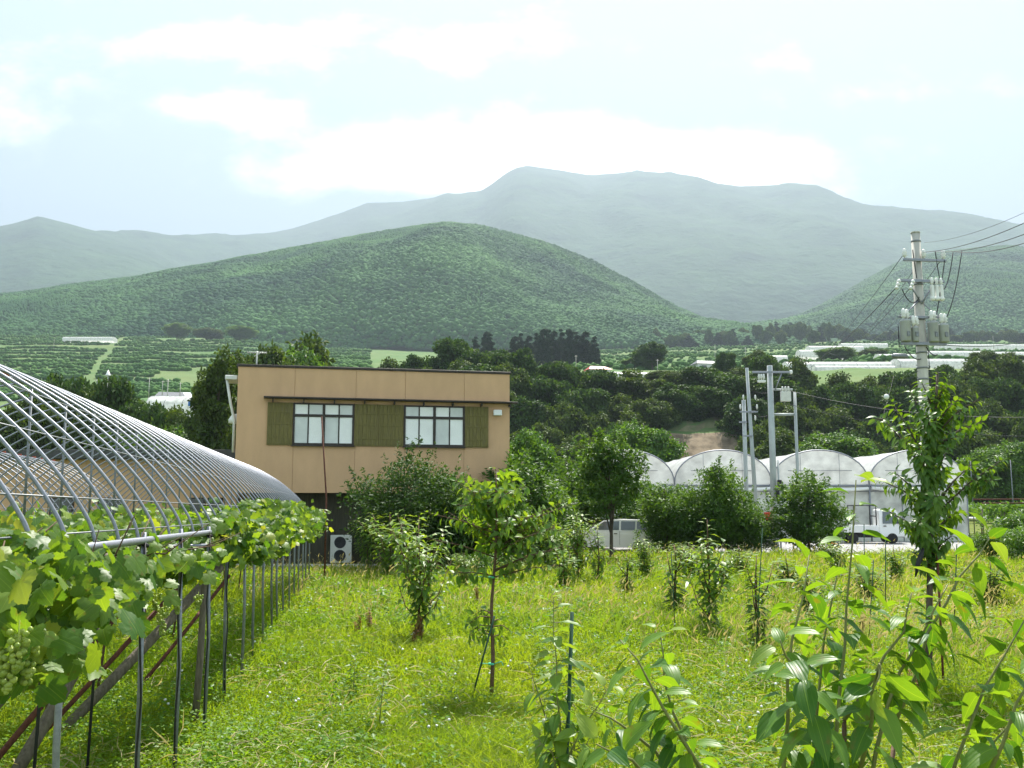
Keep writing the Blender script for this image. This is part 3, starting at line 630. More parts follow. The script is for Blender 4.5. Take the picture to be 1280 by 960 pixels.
for (a_, b_, t_, d_, w_, l_) in ((985, 1130, 450, 290, 9, 'long white tunnel house above the gorge left of the pole'), (1125, 1235, 446, 285, 10, 'wide white tunnel house directly behind the utility pole'), (1012, 1080, 431, 520, 9, 'short white tunnel house left of the pole, middle tier'),
        (1100, 1146, 441, 380, 8, 'small white tunnel house left of the pole with blue sheet'), (1160, 1228, 437, 400, 9, 'white tunnel house right of the pole, middle tier'), (1240, 1330, 438, 400, 9, 'white tunnel house near the right picture edge, middle tier'),
        (1175, 1330, 429, 620, 10, 'farthest long white tunnel house at right'), (1052, 1110, 428, 680, 10, 'farthest white tunnel house left of the pole'), (940, 985, 443, 420, 7, 'small white tunnel house above the double pole'),
        (1000, 1060, 436, 460, 8, 'narrow white tunnel house in the middle tier'), (772, 818, 467, 215, 6, 'white flat roofed tunnel below the round tree'), (838, 862, 466, 215, 5, 'small white tunnel right of the flowering tree'),
        (1245, 1330, 447, 300, 8, 'low white tunnel house lowest at the right edge'), (1020, 1120, 456, 262, 4, 'low white strip tunnel along the gorge rim')):
    tunnel(a_, b_, t_, d_, w_, l_)
tunnel(78, 140, 420, 820, 12, 'long pale greenhouse high on the terraced slope', name='hillside_greenhouse')
tunnel(182, 250, 492, 150, 9, 'white sheeted greenhouse roof behind the pipe arches', name='sheeted_greenhouse')
tb = MB(); p = P(236, 503, 149); tb.box(0, 1.3, 0, .06, 0, .7); tag(tb.build('blue_sheet', MT['tarp'], None, (p.x, p.y-.3, p.z-.6)), 'blue plastic sheet hanging on the sheeted greenhouse', 'sheet')
def cottage(px, top, d, w, dep, hh, roof, label, wallm=None):
    p = P(px, top, d); z = min(float(terr_z(p.x, d)), p.z-2.6); e = empty('farmhouse', (p.x, d, z), label, 'house', 'houses on the plateau', .25); H = p.z-z; ev = H*.62
    mb = MB(); mb.prism([(0, 0), (w, 0), (w, ev), (0, ev)], 0, dep); mb.build('wall', wallm or MT['offwhite'], e)
    rb = MB(); r = .5
    rb.v = []; vs = [(-r, -r, ev), (w+r, -r, ev), (w+r, dep+r, ev), (-r, dep+r, ev), (w*.12, dep/2, H), (w*.88, dep/2, H), (-r, -r, ev+.18), (w+r, -r, ev+.18)]
    rb.add(vs[:6], [(0, 1, 5, 4), (1, 2, 5), (2, 3, 4, 5), (3, 0, 4), (3, 2, 1, 0)]); rb.build('roof', roof, e)
    wb = MB(); wb.box(w*.2, w*.42, -.04, .02, ev*.3, ev*.75); wb.build('window', MT['darkpane'], e)
MT['rooftile'] = mat('grey_tile_roof', (.13, .14, .155), .6, 0, .15); MT['roofred'] = mat('red_metal_roof', (.42, .05, .035), .5, 0, .1); MT['brownwall'] = mat('brown_wall', (.20, .11, .06), .8, 0, .2)
cottage(192, 488, 205, 6.6, 5, 4, MT['rooftile'], 'brown house with grey tiled roof above the white sheet roof', MT['brownwall'])
cottage(738, 456, 235, 5.2, 4, 4, MT['roofred'], 'white house with red roof behind the tree belt', MT['white'])
cottage(765, 463, 226, 4.6, 4, 4, MT['rooftile'], 'small brown house with grey roof beside the red roof', MT['brownwall'])
cottage(782, 451, 420, 7, 5, 4, MT['rooftile'], 'far grey roofed house left of the round tree')
cottage(872, 449, 330, 8, 5, 4, MT['rooftile'], 'long grey roofed shed right of the round tree')
cottage(222, 489, 215, 3, 4, 3, MT['white'], 'small pale shed beside the brown tiled house', MT['white'])
for i, (px, top, bot, d, lab) in enumerate(((186, 472, 492, 190, 'thin pale pole left of the tiled house'), (209, 474, 502, 165, 'thin pale pole in front of the tiled house'), (225, 478, 492, 190, 'thin pale pole right of the tiled house'), (203, 476, 488, 195, 'faint thin pole behind the tiled house'),
        (894, 432, 450, 330, 'thin far pole above the slim pole'), (932, 434, 450, 330, 'thin far pole right of its twin'), (720, 444, 456, 240, 'short pole by the red roofed house'), (822, 449, 462, 215, 'short pole in front of the round tree'), (1180, 418, 434, 500, 'far thin pole right of utility pole'), (1242, 420, 434, 500, 'far thin pole near the right edge'), (67, 424, 438, 500, 'thin pole on the terraces at left'), (121, 474, 488, 130, 'short pole behind the broad dark tree'))):
    a = P(px, bot, d); c = P(px, top, d); mb = MB(); L = max(c.z-a.z, 1) + 1; mb.tube([(0, 0, 0), (0, 0, L)], [.09, .06], 6); mb.tube([(-.4, 0, L*.93), (.4, 0, L*.93)], .035, 4)
    tag(mb.build('far_pole', MT['poleconcrete'], None, (a.x, d, c.z-L)), lab, 'pole', 'thin poles on the plateau')
p = P(135, 470, 96); mb = MB(); mb.lathe([(.02, 0), (.30, .02), (.26, .1), (.02, .62)], n=8); mb.tube([(0, 0, -6), (0, 0, .1)], .04, 6); tag(mb.build('bird_scarer', MT['white'], None, p), 'white pointed scarer on a stick by the broad dark tree', 'bird scarer')

# ------------------------------------------------------------------ road, aprons
rd = MB(); 
def sheet(name, pts, z, m): 
    n = len(pts); o = npmesh(name, [(x, y, z) for x, y in pts], [tuple(range(n))], m); return tag(link(name, o), kind='structure')
sheet('road', [(-1.5, 42.5), (8, 42.0), (15.5, 42.8), (24, 44.2), (29.5, 48.5), (30.5, 56.6), (3, 56.6), (2.2, 49.5), (-1.5, 49)], .055, MT['asphalt'])
mb = MB(); mb.box(-12.5, .2, 33.0, 34.2, 0, .16, bev=.02); tag(mb.build('apron', MT['concrete']), kind='structure')

# ------------------------------------------------------------------ the tan building
A = P(298, 458, 34.5); B = P(637, 468, 36.7); TOP = (A.z+B.z)/2
ang = math.atan2(B.y-A.y, B.x-A.x); WL = math.hypot(B.x-A.x, B.y-A.y)
bl = empty('two_storey_building', (A.x, A.y, 0), 'flat roofed tan two storey building with olive shutters and two long windows', 'building', None, ang)
Mi = (Matrix.Translation((A.x, A.y, 0)) @ Matrix.Rotation(ang, 4, 'Z')).inverted()
def fac(px, py):
    o = Mi @ Vector((0, 0, CAM_H)); r = Mi.to_3x3() @ ray(px, py); q = o + r*(-o.y/r.y); return q.x, q.z
ZB = fac(330, 616)[1]
# upper storey: panels of render divided by thin expansion joints
jx = [0] + [fac(x, 540)[0] for x in (367, 444, 506, 580)] + [WL]
mb = MB()
for i in range(5): mb.box(jx[i]+(.005 if i else 0), jx[i+1]-(.005 if i < 4 else 0), 0, .2, ZB, TOP, bev=.006)
mb.box(0.01, WL-.01, .03, 9.0, ZB+.02, TOP-.01)
mb.build('wall', MT['stucco'], bl)
mb = MB(); mb.box(-.05, WL+.05, -.05, 9.05, TOP, TOP+.09, bev=.01); mb.build('parapet_cap', MT['darkmetal'], bl)
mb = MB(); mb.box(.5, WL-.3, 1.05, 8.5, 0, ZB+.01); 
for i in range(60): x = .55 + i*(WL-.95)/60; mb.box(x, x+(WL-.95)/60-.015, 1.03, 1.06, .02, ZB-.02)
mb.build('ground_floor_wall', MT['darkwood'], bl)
for x in (WL-.25, WL*.62): mb = MB(); mb.box(x-.1, x+.1, .1, .3, 0, ZB); mb.build('column', MT['darkmetal'], bl)
e0, ez = fac(330, 497); e1, _ = fac(645, 505); mb = MB(); mb.box(e0, e1, -.36, 0, ez-.035, ez+.025, bev=.008)
for k in range(9): x = e0+.3+k*(e1-e0-.6)/8; mb.prism([(x, ez-.06), (x+.04, ez-.06), (x+.04, ez-.16), (x, ez-.16)], -.3, -.002)
mb.build('eave', MT['darkmetal'], bl)
wz1 = ez-.165; wz0 = fac(450, 557)[1]
def window(x0, x1):
    f = MB(); d = .03
    for (a, c) in ((x0, x0+.07), (x1-.07, x1), ((x0+x1)/2-.05, (x0+x1)/2+.05)): f.box(a, c, -.07, d, wz0, wz1)
    zt = wz0 + (wz1-wz0)*.70
    for (za, zb_) in ((wz0, wz0+.07), (wz1-.06, wz1), (zt-.05, zt+.05)): f.box(x0+.001, x1-.001, -.066, d-.004, za, zb_)
    for xx in ((x0*.75+x1*.25), (x0*.25+x1*.75)): f.box(xx-.025, xx+.025, -.05, d-.008, wz0+.01, wz1-.01)
    w = f.build('window', MT['darkmetal'], bl)
    q = (x1-x0)/4
    for i in range(4):
        for (za, zb_) in ((wz0+.06, zt-.04), (zt+.04, wz1-.05)):
            g = MB(); g.box(x0+i*q+.02, x0+(i+1)*q-.02, -.035-.004*(i % 2), -.02, za, zb_); g.build('pane', MT['paper'] if (i in ((1, 3) if x0 < 4 else (0, 3))) == (za < zt-1e-6) or za < zt and i in (1, 3) else MT['greypane'], w)
    s = MB(); s.box(x0-.03, x1+.03, -.12, 0, wz0-.05, wz0); s.build('sill', MT['darkmetal'], w)
def shutter(x0, x1):
    s = MB(); s.box(x0, x1, -.045, .01, wz0-.02, wz1); n = max(3, int((x1-x0)/.13))
    for i in range(n): a = x0+.02+(x1-x0-.04)*i/n; s.box(a+.005, a+(x1-x0-.04)/n-.006, -.06, -.044, wz0+.03, wz1-.04)
    for z in (.18, .5, .78): s.box(x0+.06, x1-.06, -.075, -.058, wz0+(wz1-wz0)*z-.035, wz0+(wz1-wz0)*z+.035)
    for x in (x0+.0, x1-.05): s.box(x, x+.05, -.072, -.055, wz0-.018, wz1-.002)
    s.build('shutter', MT['shutter'], bl)
X = lambda px: fac(px, 530)[0]
shutter(X(334), X(365.5)); window(X(366), X(442.5)); shutter(X(443), X(473)); shutter(X(473.4), X(504)); window(X(504.5), X(580.5)); shutter(X(581), X(610))
lx, lz = fac(621, 516); mb = MB(); mb.box(lx-.16, lx+.16, -.22, -.08, lz-.12, lz+.1, bev=.02); mb.box(lx-.05, lx+.05, -.1, 0, lz-.05, lz+.05); mb.build('wall_lamp', MT['white'], bl)
# gutter, hood and downpipe at the left corner
mb = MB(); gx_, gz_ = fac(297, 472); mb.box(-.46, -.02, .1, 1.4, gz_-.06, gz_+.1, bev=.02); mb.tube([(-.4, .3, gz_-.05), (-.25, .3, gz_-.9), (-.10, .3, gz_-1.5), (-.10, .3, fac(297, 565)[1])], .05, 8); mb.build('downpipe', MT['offwhite'], bl)
mb = MB(); _, hz_ = fac(295, 527); mb.lathe([(.0, -.02), (.30, -.02), (.30, .12), (.2, .28), (.02, .34)], (-.02, .6, hz_), 14); mb.build('vent_hood', MT['offwhite'], bl)
# aerial on the roof
ax_, az_ = fac(320, 437); e = empty('television_aerial', Mi.inverted() @ Vector((ax_, .9, TOP+.08)), 'white television aerial standing on the building roof', 'aerial', None, ang)
mb = MB(); mb.tube([(0, 0, 0), (0, 0, az_-TOP)], .03, 8); mb.build('mast', MT['offwhite'], e)
mb = MB(); h = az_-TOP-.05; mb.tube([(-.36, 0, h), (.36, 0, h)], .026, 6)
for k in range(9): x = -.34+k*.085; mb.tube([(x, -.22, h), (x, .22, h)], .012, 5)
mb.tube([(-.1, 0, h-.15), (.12, 0, h-.02)], .02, 5); mb.build('boom', MT['offwhite'], e)
# outdoor unit by the ground-floor wall
p = G(424, 704); e = empty('air_conditioner', Mi.inverted() @ Vector(((Mi @ p).x, .55, .0)), 'white outdoor air conditioner unit with two fans by the dark ground floor', 'air conditioner', None, ang); e.scale = (.86, .86, .86)
mb = MB(); mb.box(-.45, .45, 0, .34, .1, 1.28, bev=.02); mb.build('casing', MT['offwhite'], e)
for z in (.41, .97):
    f = MB(); f.lathe([(.20, -.006), (.24, -.02), (.25, 0)], (-.05, 0, z), 20, 'Y'); 
    for k in range(6): f.tube([(-.05+.06*math.cos(k*PI/3), -.022, z+.06*math.sin(k*PI/3)), (-.05+.23*math.cos(k*PI/3), -.022, z+.23*math.sin(k*PI/3))], .006, 4)
    f.build('fan_grille', MT['wire'], e)
mb = MB(); mb.box(-.38, -.3, .02, .32, 0, .11); mb.box(.3, .38, .02, .32, 0, .11); mb.build('foot', MT['darkmetal'], e)
# low annex behind the pipe arches
an = empty('annex_building', (0, 41, 0), 'low tan annex with dark flat roof behind the pipe arches', 'building')
x1 = P(296, 570, 41).x; zt = P(296, 566, 41).z; zr = P(296, 574, 41).z
mb = MB(); mb.box(-34, x1, .2, 8, 0, zr, bev=.01); mb.build('wall', MT['stucco'], an)
mb = MB(); mb.box(-34.3, x1+.2, -.35, 8.2, zr+.002, zt+.12, bev=.02); mb.build('roof', MT['roofgrey'], an)
for (a_, b_) in ((235, 255), (258, 277), (120, 150), (60, 90)):
    xa, xb = P(a_, 630, 41).x, P(b_, 630, 41).x; z1 = P(250, 622, 41).z; f = MB(); f.box(xa, xb, .12, .25, z1-1.3, z1, bev=.01); w = f.build('window', MT['darkmetal'], an); g = MB(); g.box(xa+.06, xb-.06, .10, .13, z1-1.24, z1-.06); g.build('pane', MT['darkpane'], w)

# ------------------------------------------------------------------ greenhouses
GW, GD, GY0 = 5.85, 24.0, 58.0; GX0 = (721-640)/FPX*58
gez = P(900, 606, 58).z; gtz = P(897, 563, 58).z
garc = [(GW/2 - GW/2*math.cos(PI*k/20), gez + (gtz-gez)*math.sin(PI*k/20)**.9) for k in range(21)]
garc = [(x, z) for x, z in garc]
def greenhouse():
    e = empty('plastic_greenhouse', (GX0, GY0, 0)); k = len(garc)
    mb = MB(); ny = 13; vs = []
    for j in range(ny):
        y = GD*j/(ny-1)
        for i, (x, z) in enumerate(garc): vs.append((x, y, z + .03*math.sin(i*2.1+j*3.7)*(j > 0)))
    mb.add(vs, [(j*k+i, j*k+i+1, (j+1)*k+i+1, (j+1)*k+i) for j in range(ny-1) for i in range(k-1)], True); mb.build('roof_film', MT['film'], e)
    mb = MB(); mb.add([(x, .02, z) for x, z in garc], [tuple(range(k))]); mb.build('gable_film', MT['film'], e)
    mb = MB(); mb.box(.06, GW-.06, .03, .05, .5, gez-.12); mb.build('front_film', MT['filmwall'], e)
    mb = MB(); mb.box(.02, .04, .06, GD, .4, gez); mb.box(GW-.04, GW-.02, .06, GD, .4, gez); mb.build('side_film', MT['filmwall'], e)
    mb = MB(); mb.tube([(0, -.03, gez-.05), (GW, -.03, gez-.05)], .06, 8); mb.tube([(0, -.03, gez-.38), (GW, -.03, gez-.38)], .04, 6)
    mb.tube([(x, -.02, z+.02) for x, z in garc], .04, 6); mb.tube([(1.0, -.02, gez+.85), (GW-1.0, -.02, gez+.85)], .018, 6)
    for x in (.02, GW*.33, GW*.66, GW-.02): mb.tube([(x, -.03, 0), (x, -.03, gez)], .04, 6)
    for x in (GW*.3, GW*.7): mb.tube([(x, -.02, gez), (x, -.02, gez+(gtz-gez)*.9)], .013, 5)
    for j in range(1, 12): y = GD*j/12; mb.tube([(x, y, z-.06) for x, z in garc], .03, 5)
    mb.build('pipe_frame', MT['steel'], e)
    mb = MB(); mb.tube([(.1, -.1, gez-.2), (GW*.2, -.13, gez-.30), (GW*.5, -.14, gez-.24), (GW*.8, -.13, gez-.31), (GW-.1, -.1, gez-.22)], .11, 8); mb.build('rolled_sheet', MT['white'], e)
    mb = MB(); mb.box(.01, GW-.01, -.05, .1, 0, .5, bev=.02); mb.build('base_board', MT['offwhite'], e)
    mb = MB(); mb.box(-.14, .14, 0, GD, gez-.14, gez-.10); mb.box(-.14, -.11, 0, GD, gez-.10, gez+.05); mb.box(.11, .14, 0, GD, gez-.10, gez+.05); mb.build('gutter', MT['steel_old'], e)
    return e
gh = greenhouse()
for i, lab in enumerate(('leftmost white film greenhouse span, half hidden by the trees', 'white arched greenhouse span behind the slim leaning pole', 'white arched greenhouse span behind the double pole', 'rightmost white greenhouse span behind the small truck and tall tree')):
    g = gh if i == 0 else copy_tree(gh); g.location = (GX0+i*GW, GY0+ (0, .004, .008, .012)[i], 0); tag(g, lab, 'greenhouse', 'joined white film greenhouses across the road')

# ------------------------------------------------------------------ vehicles
def wheel(parent, x, y, r, w=.16):
    mb = MB(); mb.lathe([(r*.62, -w/2), (r*.93, -w/2), (r, -w*.32), (r, w*.32), (r*.93, w/2), (r*.62, w/2)], (0, 0, 0), 24, 'Y'); o = mb.build('wheel', MT['tyre'], parent, (x, y, r))
    q = MB(); s = -1 if y < 0 else 1
    q.lathe([(r*.63, s*w*.34), (r*.60, s*w*.42), (r*.5, s*w*.30), (r*.16, s*w*.36), (r*.14, s*w*.46)], (0, 0, 0), 20, 'Y'); q.build('rim', MT['rim'], o)
def shell(parent, prof, w, inset, name='body', m=None, y0=None):
    """side outline as (x, z, tumblehome) rings across the width"""
    mb = MB(); n = len(prof); ys = [-1, -.96, -.86, 0, .86, .96, 1]; vs = []
    cx = sum(p[0] for p in prof)/n; cz = sum(p[1] for p in prof)/n
    for yv in ys:
        k = 1-(abs(yv) > .9)*.0 - (abs(yv) == 1)*.025
        for (x, z, ti) in prof: vs.append((cx+(x-cx)*k, yv*w/2*(1-ti), cz+(z-cz)*k))
    fs = [(j*n+i, j*n+(i+1) % n, (j+1)*n+(i+1) % n, (j+1)*n+i) for j in range(len(ys)-1) for i in range(n)] + [tuple(range(n)), tuple(range(len(ys)*n-1, (len(ys)-1)*n-1, -1))]
    mb.add(vs, fs); return mb.build(name, m or MT['carpaint'], parent)
def car():
    e = empty('parked_car', (0, 0, 0), 'white estate car parked behind the trees by the greenhouse', 'car')
    shell(e, [(-2.05, .34, 0), (-1.95, .24, 0), (1.95, .24, 0), (2.1, .42, 0), (2.08, .78, .02), (1.98, .92, .03), (.95, .98, .03), (.9, 1.0, .04), (-2.0, .98, .03), (-2.1, .72, 0)][::-1], 1.66, 0)
    shell(e, [(1.02, .97, .04), (.30, 1.43, .16), (-.3, 1.49, .17), (-1.55, 1.46, .17), (-2.0, .98, .05)], 1.64, 0, 'cabin')
    for s in (-1, 1):
        for (a, b_, c, d_) in (((.84, 1.01), (.27, 1.38), (-.42, 1.41), (-.42, 1.01)), ((-.5, 1.01), (-.5, 1.41), (-1.15, 1.40), (-1.15, 1.01)), ((-1.22, 1.01), (-1.22, 1.40), (-1.55, 1.38), (-1.83, 1.02))):
            g = MB(); f = lambda z: s*(.82*(1-.04-.13*(z-.97)/.5)+.012); g.add([(x, f(z), z) for x, z in (a, b_, c, d_)], [(0, 1, 2, 3)]); g.build('side_window', MT['carglass'], e)
    g = MB(); g.add([(1.03, -.68, 1.0), (1.03, .68, 1.0), (.37, .6, 1.405), (.37, -.6, 1.405)], [(0, 1, 2, 3)]); g.build('windscreen', MT['carglass'], e)
    for s in (-1, 1):
        g = MB(); g.box(2.0, 2.11, s*.62-.16, s*.62+.16, .6, .76, bev=.02); g.build('headlight', MT['headlamp'], e)
        g = MB(); g.box(-2.12, -2.02, s*.7-.08, s*.7+.08, .6, .92, bev=.02); g.build('tail_light', MT['lampred'], e)
        g = MB(); g.box(.72, .86, s*.92-.09, s*.92+.09, .98, 1.1, bev=.02); g.build('wing_mirror', MT['carpaint'], e)
        g = MB(); g.box(-.46, -.45, s*.836-.004, s*.836+.004, .35, .97); g.box(-.35, -.2, s*.842-.012, s*.842+.012, .84, .87); g.build('door_handle', MT['darkmetal'], e)
    g = MB(); g.box(2.04, 2.14, -.78, .78, .26, .46, bev=.03); g.box(2.06, 2.115, -.4, .4, .6, .72); g.build('bumper', MT['offwhite'], e)
    for x in (1.3, -1.28):
        for s in (-1, 1): wheel(e, x, s*.75, .30)
    return e
c = car(); p = G(772, 694); c.location = (p.x, 44.3, .06); c.rotation_euler = (0, 0, PI - .32)
def truck():
    e = empty('small_truck', (0, 0, 0), 'small white cab over pickup with black frame behind its cab', 'truck')
    # cab at +x
    shell(e, [(1.62, .36, 0), (1.66, .62, 0), (1.63, .98, .01), (1.22, 1.70, .10), (1.08, 1.77, .12), (.50, 1.78, .12), (.36, 1.70, .10), (.34, .42, 0), (.48, .34, 0)], 1.40, 0, 'cab')
    for s in (-1, 1):
        g = MB(); f = lambda z: s*(.70*(1-.02-.10*max(0, (z-.98))/.8)+.014); g.add([(x, f(z), z) for x, z in ((1.50, 1.02), (1.17, 1.60), (.55, 1.64), (.52, 1.02))], [(0, 1, 2, 3)]); g.build('side_window', MT['carglass'], e)
        g = MB(); g.box(1.5, 1.68, s*.5-.13, s*.5+.13, .60, .78, bev=.03); g.build('headlight', MT['headlamp'], e)
        g = MB(); g.box(1.28, 1.40, s*.84-.08, s*.84+.08, 1.02, 1.24, bev=.02); g.tube([(1.34, s*.7, 1.05), (1.34, s*.8, 1.08)], .015, 5); g.build('wing_mirror', MT['black'], e)
        g = MB(); g.box(.56, .70, s*.705-.01, s*.705+.012, .88, .92); g.build('door_handle', MT['darkmetal'], e)
        g = MB(); g.box(-1.70, -1.66, s*.6-.07, s*.6+.07, .5, .62, bev=.01); g.build('tail_light', MT['lampred'], e)
    g = MB(); g.add([(1.655, -.60, 1.0), (1.655, .60, 1.0), (1.245, .54, 1.66), (1.245, -.54, 1.66)], [(0, 1, 2, 3)]); g.build('windscreen', MT['carglass'], e)
    g = MB(); g.box(1.58, 1.72, -.69, .69, .30, .50, bev=.03); g.build('bumper', MT['white'], e)
    g = MB(); g.box(-1.68, .32, -.70, .70, .56, .64, bev=.01)
    for s in (-1, 1): g.box(-1.68, .32, s*.69-.02, s*.69+.02, .645, .93, bev=.008)
    g.box(-1.70, -1.66, -.66, .66, .645, .93, bev=.008); g.build('cargo_bed', MT['carpaint'], e)
    g = MB(); g.box(-1.5, .9, -.42, .42, .3, .55); g.build('chassis', MT['black'], e)
    g = MB()
    for s in (-1, 1):
        g.tube([(.22, s*.66, .64), (.22, s*.66, 1.95)], .03, 6); g.tube([(-.9, s*.66, .64), (-.9, s*.66, 1.95)], .03, 6)
        g.tube([(.22, s*.66, 1.95), (-.9, s*.66, 1.95)], .03, 6)
    g.tube([(.22, -.66, 1.95), (.22, .66, 1.95)], .03, 6); g.tube([(-.9, -.66, 1.95), (-.9, .66, 1.95)], .03, 6); g.tube([(.22, -.66, 1.4), (.22, .66, 1.4)], .03, 6)
    g.build('cargo_rack', MT['black'], e)
    for x in (.98, -.98):
        for s in (-1, 1): wheel(e, x, s*.64, .27)
    return e
c = truck(); p = P(1100, 676, 55); c.location = (p.x-.95, 54.0, .06); c.rotation_euler = (0, 0, -.12); c.scale = (1.06, 1.06, 1.06)
p = P(1045, 676, 52); e = empty('traffic_cone', (p.x, 52.5, .06), 'orange and white traffic cone on the road by the truck', 'cone')
mb = MB(); mb.box(-.19, .19, -.19, .19, 0, .04, bev=.015); mb.lathe([(.14, .04), (.12, .2), (.085, .43), (.06, .58), (.03, .72), (.02, .73)], n=14); mb.build('cone_body', MT['orange'], e)
for (a_, b_) in ((.22, .34), (.46, .57)): 
    q = MB(); q.lathe([(.125-.13*(a_-.18), a_), (.125-.13*(b_-.18)-.002, b_)], n=14); q.build('white_band', MT['white'], e)
# ------------------------------------------------------------------ poles and wires
def insul(mb, x, y, z, s=1.0): mb.lathe([(.03*s, 0), (.03*s, .06*s), (.085*s, .09*s), (.05*s, .14*s), (.085*s, .18*s), (.05*s, .24*s), (.06*s, .30*s), (.02*s, .33*s)], (x, y, z), 10)
PD = 31.0; ptop = P(1143.5, 292, PD); PX = ptop.x + .02
up = empty('utility_pole', (PX, PD, 0), 'tall concrete utility pole carrying grey transformers and crossarms', 'utility pole', None, .12)
H = ptop.z; U = lambda px: (px-1146)/FPX*PD*1.03; Z = lambda py: P(1146, py, PD).z
mb = MB(); mb.tube([(0, 0, 0), (0, 0, H*.5), (0, 0, H)], [.20, .175, .14], 16); mb.lathe([(.15, H), (.15, H+.05), (.03, H+.07)]); mb.build('pole', MT['poleconcrete'], up)
mb = MB()
for z in (302, 356, 378, 400, 432, 441, 460, 474): zz = Z(z); r = .14+.06*(1-zz/H)+.012; mb.lathe([(r, zz-.03), (r+.008, zz), (r, zz+.03)], n=16)
mb.build('steel_band', MT['steel_old'], up)
def arm(x0, x1, z, th=.045, y=-.2): mb = MB(); mb.box(x0, x1, y-th, y+th, z-th, z+th, bev=.008); return mb.build('crossarm', MT['steel'], up)
z1, z2, z3, z4 = Z(327), Z(353), Z(400), Z(431)
a1 = arm(U(1124), U(1180), z1); mb = MB()
for px in (1126, 1151, 1177): mb = MB(); insul(mb, U(px), -.2, z1+.04, 1.0); mb.build('insulator', MT['porcelain'], a1)
a2 = arm(U(1117), U(1176), z2); mb = MB()
for px, dx in ((1117, -.3), (1135, -.3)):
    mb = MB()
    for k in range(3): mb.lathe([(.04, 0), (.075, .05), (.04, .11)], (U(px)-.05-k*.07, -.28-k*.05, z2-.10-k*.12), 8)
    mb.build('strain_insulator', MT['porcelain'], a2)
mb = MB(); mb.tube([(0, -.16, z2-.75), (U(1128), -.2, z2)], .03, 6); mb.tube([(0, -.16, z2-.75), (U(1164), -.2, z2)], .03, 6); mb.build('arm_brace', MT['steel'], up)
for k, px in enumerate((1158, 1164, 1170)):          # cut-out switches under the second crossarm
    mb = MB(); mb.box(U(px)-.05, U(px)+.05, -.34, -.22, z2-.55, z2-.14, bev=.02); insul(mb, U(px), -.28, z2-.16, .8); mb.lathe([(.07, 0), (.09, .06), (.06, .16)], (U(px), -.28, z2-.66), 8); mb.build('cutout_switch', MT['porcelain'], up)
a3 = arm(U(1114), U(1172), z3+.05, .04); a4 = arm(U(1116), U(1174), z4, .05); 
mb = MB(); mb.tube([(0, -.1, z3+.7), (U(1120), -.2, z3+.05)], .025, 6); mb.tube([(0, -.1, z3+.6), (U(1168), -.2, z3+.05)], .025, 6); mb.build('arm_brace', MT['steel'], up)
for px, hh in ((1121, .62), (1133, .40), (1157, .58), (1170, .5)):    # transformer tanks
    mb = MB(); r = .17 if hh > .45 else .12; x = U(px); mb.lathe([(r*.9, z4+.05), (r, z4+.08), (r, z4+.08+hh), (r*1.06, z4+.1+hh), (r*.7, z4+.16+hh), (.03, z4+.18+hh)], (x, -.26, 0), 18)
    tk = mb.build('transformer', MT['xfmr'], up); q = MB(); insul(q, x-.07, -.3, z4+.14+hh, 1.1); insul(q, x+.08, -.24, z4+.14+hh, 1.1); q.build('bushing', MT['porcelain'], tk)
    q = MB(); q.box(x-.05, x+.05, -.26-r-.03, -.26-r+.02, z4+.2, z4+.36); q.build('junction_box', MT['steel_old'], tk)
mb = MB(); zc = Z(316); insul(mb, U(1153), -.05, zc-.2, .8); mb.tube([(.02, -.1, zc-.2), (U(1153), -.05, zc-.2)], .02, 5); mb.build('insulator', MT['porcelain'], up)
mb = MB()
def sagl(a, b, s, n=10): a = Vector(a); b = Vector(b); return [a.lerp(b, i/n) - Vector((0, 0, s*4*(i/n)*(1-i/n))) for i in range(n+1)]
for (a_, b_, s_) in (((U(1166), -.22, Z(315)), (U(1170), -.28, z2-.2), .1), ((U(1190), -.2, Z(316)), (U(1172), -.28, z2-.3), .25), ((U(1202), -.2, Z(313)), (U(1174), -.26, z3), .3), ((U(1118), -.3, z2-.3), (-.1, -.2, z2-.55), .3), ((U(1138), -.15, Z(314)), (-.12, -.15, z2+.1), .05), ((U(1113), -.2, Z(410)), (U(1113), -.2, Z(436)), .0), ((U(1177), -.25, z1), (U(1160), -.3, z3), .1), ((U(1148), -.2, z4-.1), (U(1160), -.3, z4-.35), .12), ((U(1120), -.2, z4-.1), (-.15, -.2, z4-.5), .15)):
    mb.tube(sagl(a_, b_, s_), .017, 5)
mb.tube([(.2, -.05, z4), (.22, -.05, Z(480)), (.24, -.05, 1.0)], .014, 5)
mb.build('jumper_cable', MT['wire'], up)
mb = MB(); zs = Z(487)
for k in range(5): mb.tube([(-.22, 0, zs+.2*k), (.22, 0, zs+.2*k)], .012, 5)
mb.build('climbing_step', MT['steel_old'], up)
mb = MB(); mb.lathe([(.05, -.26), (.09, -.2), (.09, .2), (.05, .26)], (U(1113), -.2, Z(447)), 10, 'X'); mb.build('cable_closure', MT['steel_old'], up)
def wire(name, a, b, s, r, lab, cat='wire', group='overhead wires', n=24):
    mb = MB(); mb.tube(sagl(a, b, s, n), r, 5); return tag(mb.build(name, MT['wire']), lab, cat, group)
def UPW(px, py): return up.matrix_basis @ Vector((U(px), -.2, Z(py)))
for k, (px, py, ex, ey, lab) in enumerate(((1153, 305, 1300, 238, 'uppermost faint wire running right from the pole top'), (1150, 317, 1300, 252, 'second black wire running right from the pole'), (1166, 316, 1300, 272, 'third black wire running right from the pole'), (1190, 315, 1300, 286, 'lowest black wire running right from the upper crossarm'))):
    wire('power_line', UPW(px, py), P(ex+60, ey-14, 17), .25, .009 if k else .005, lab)
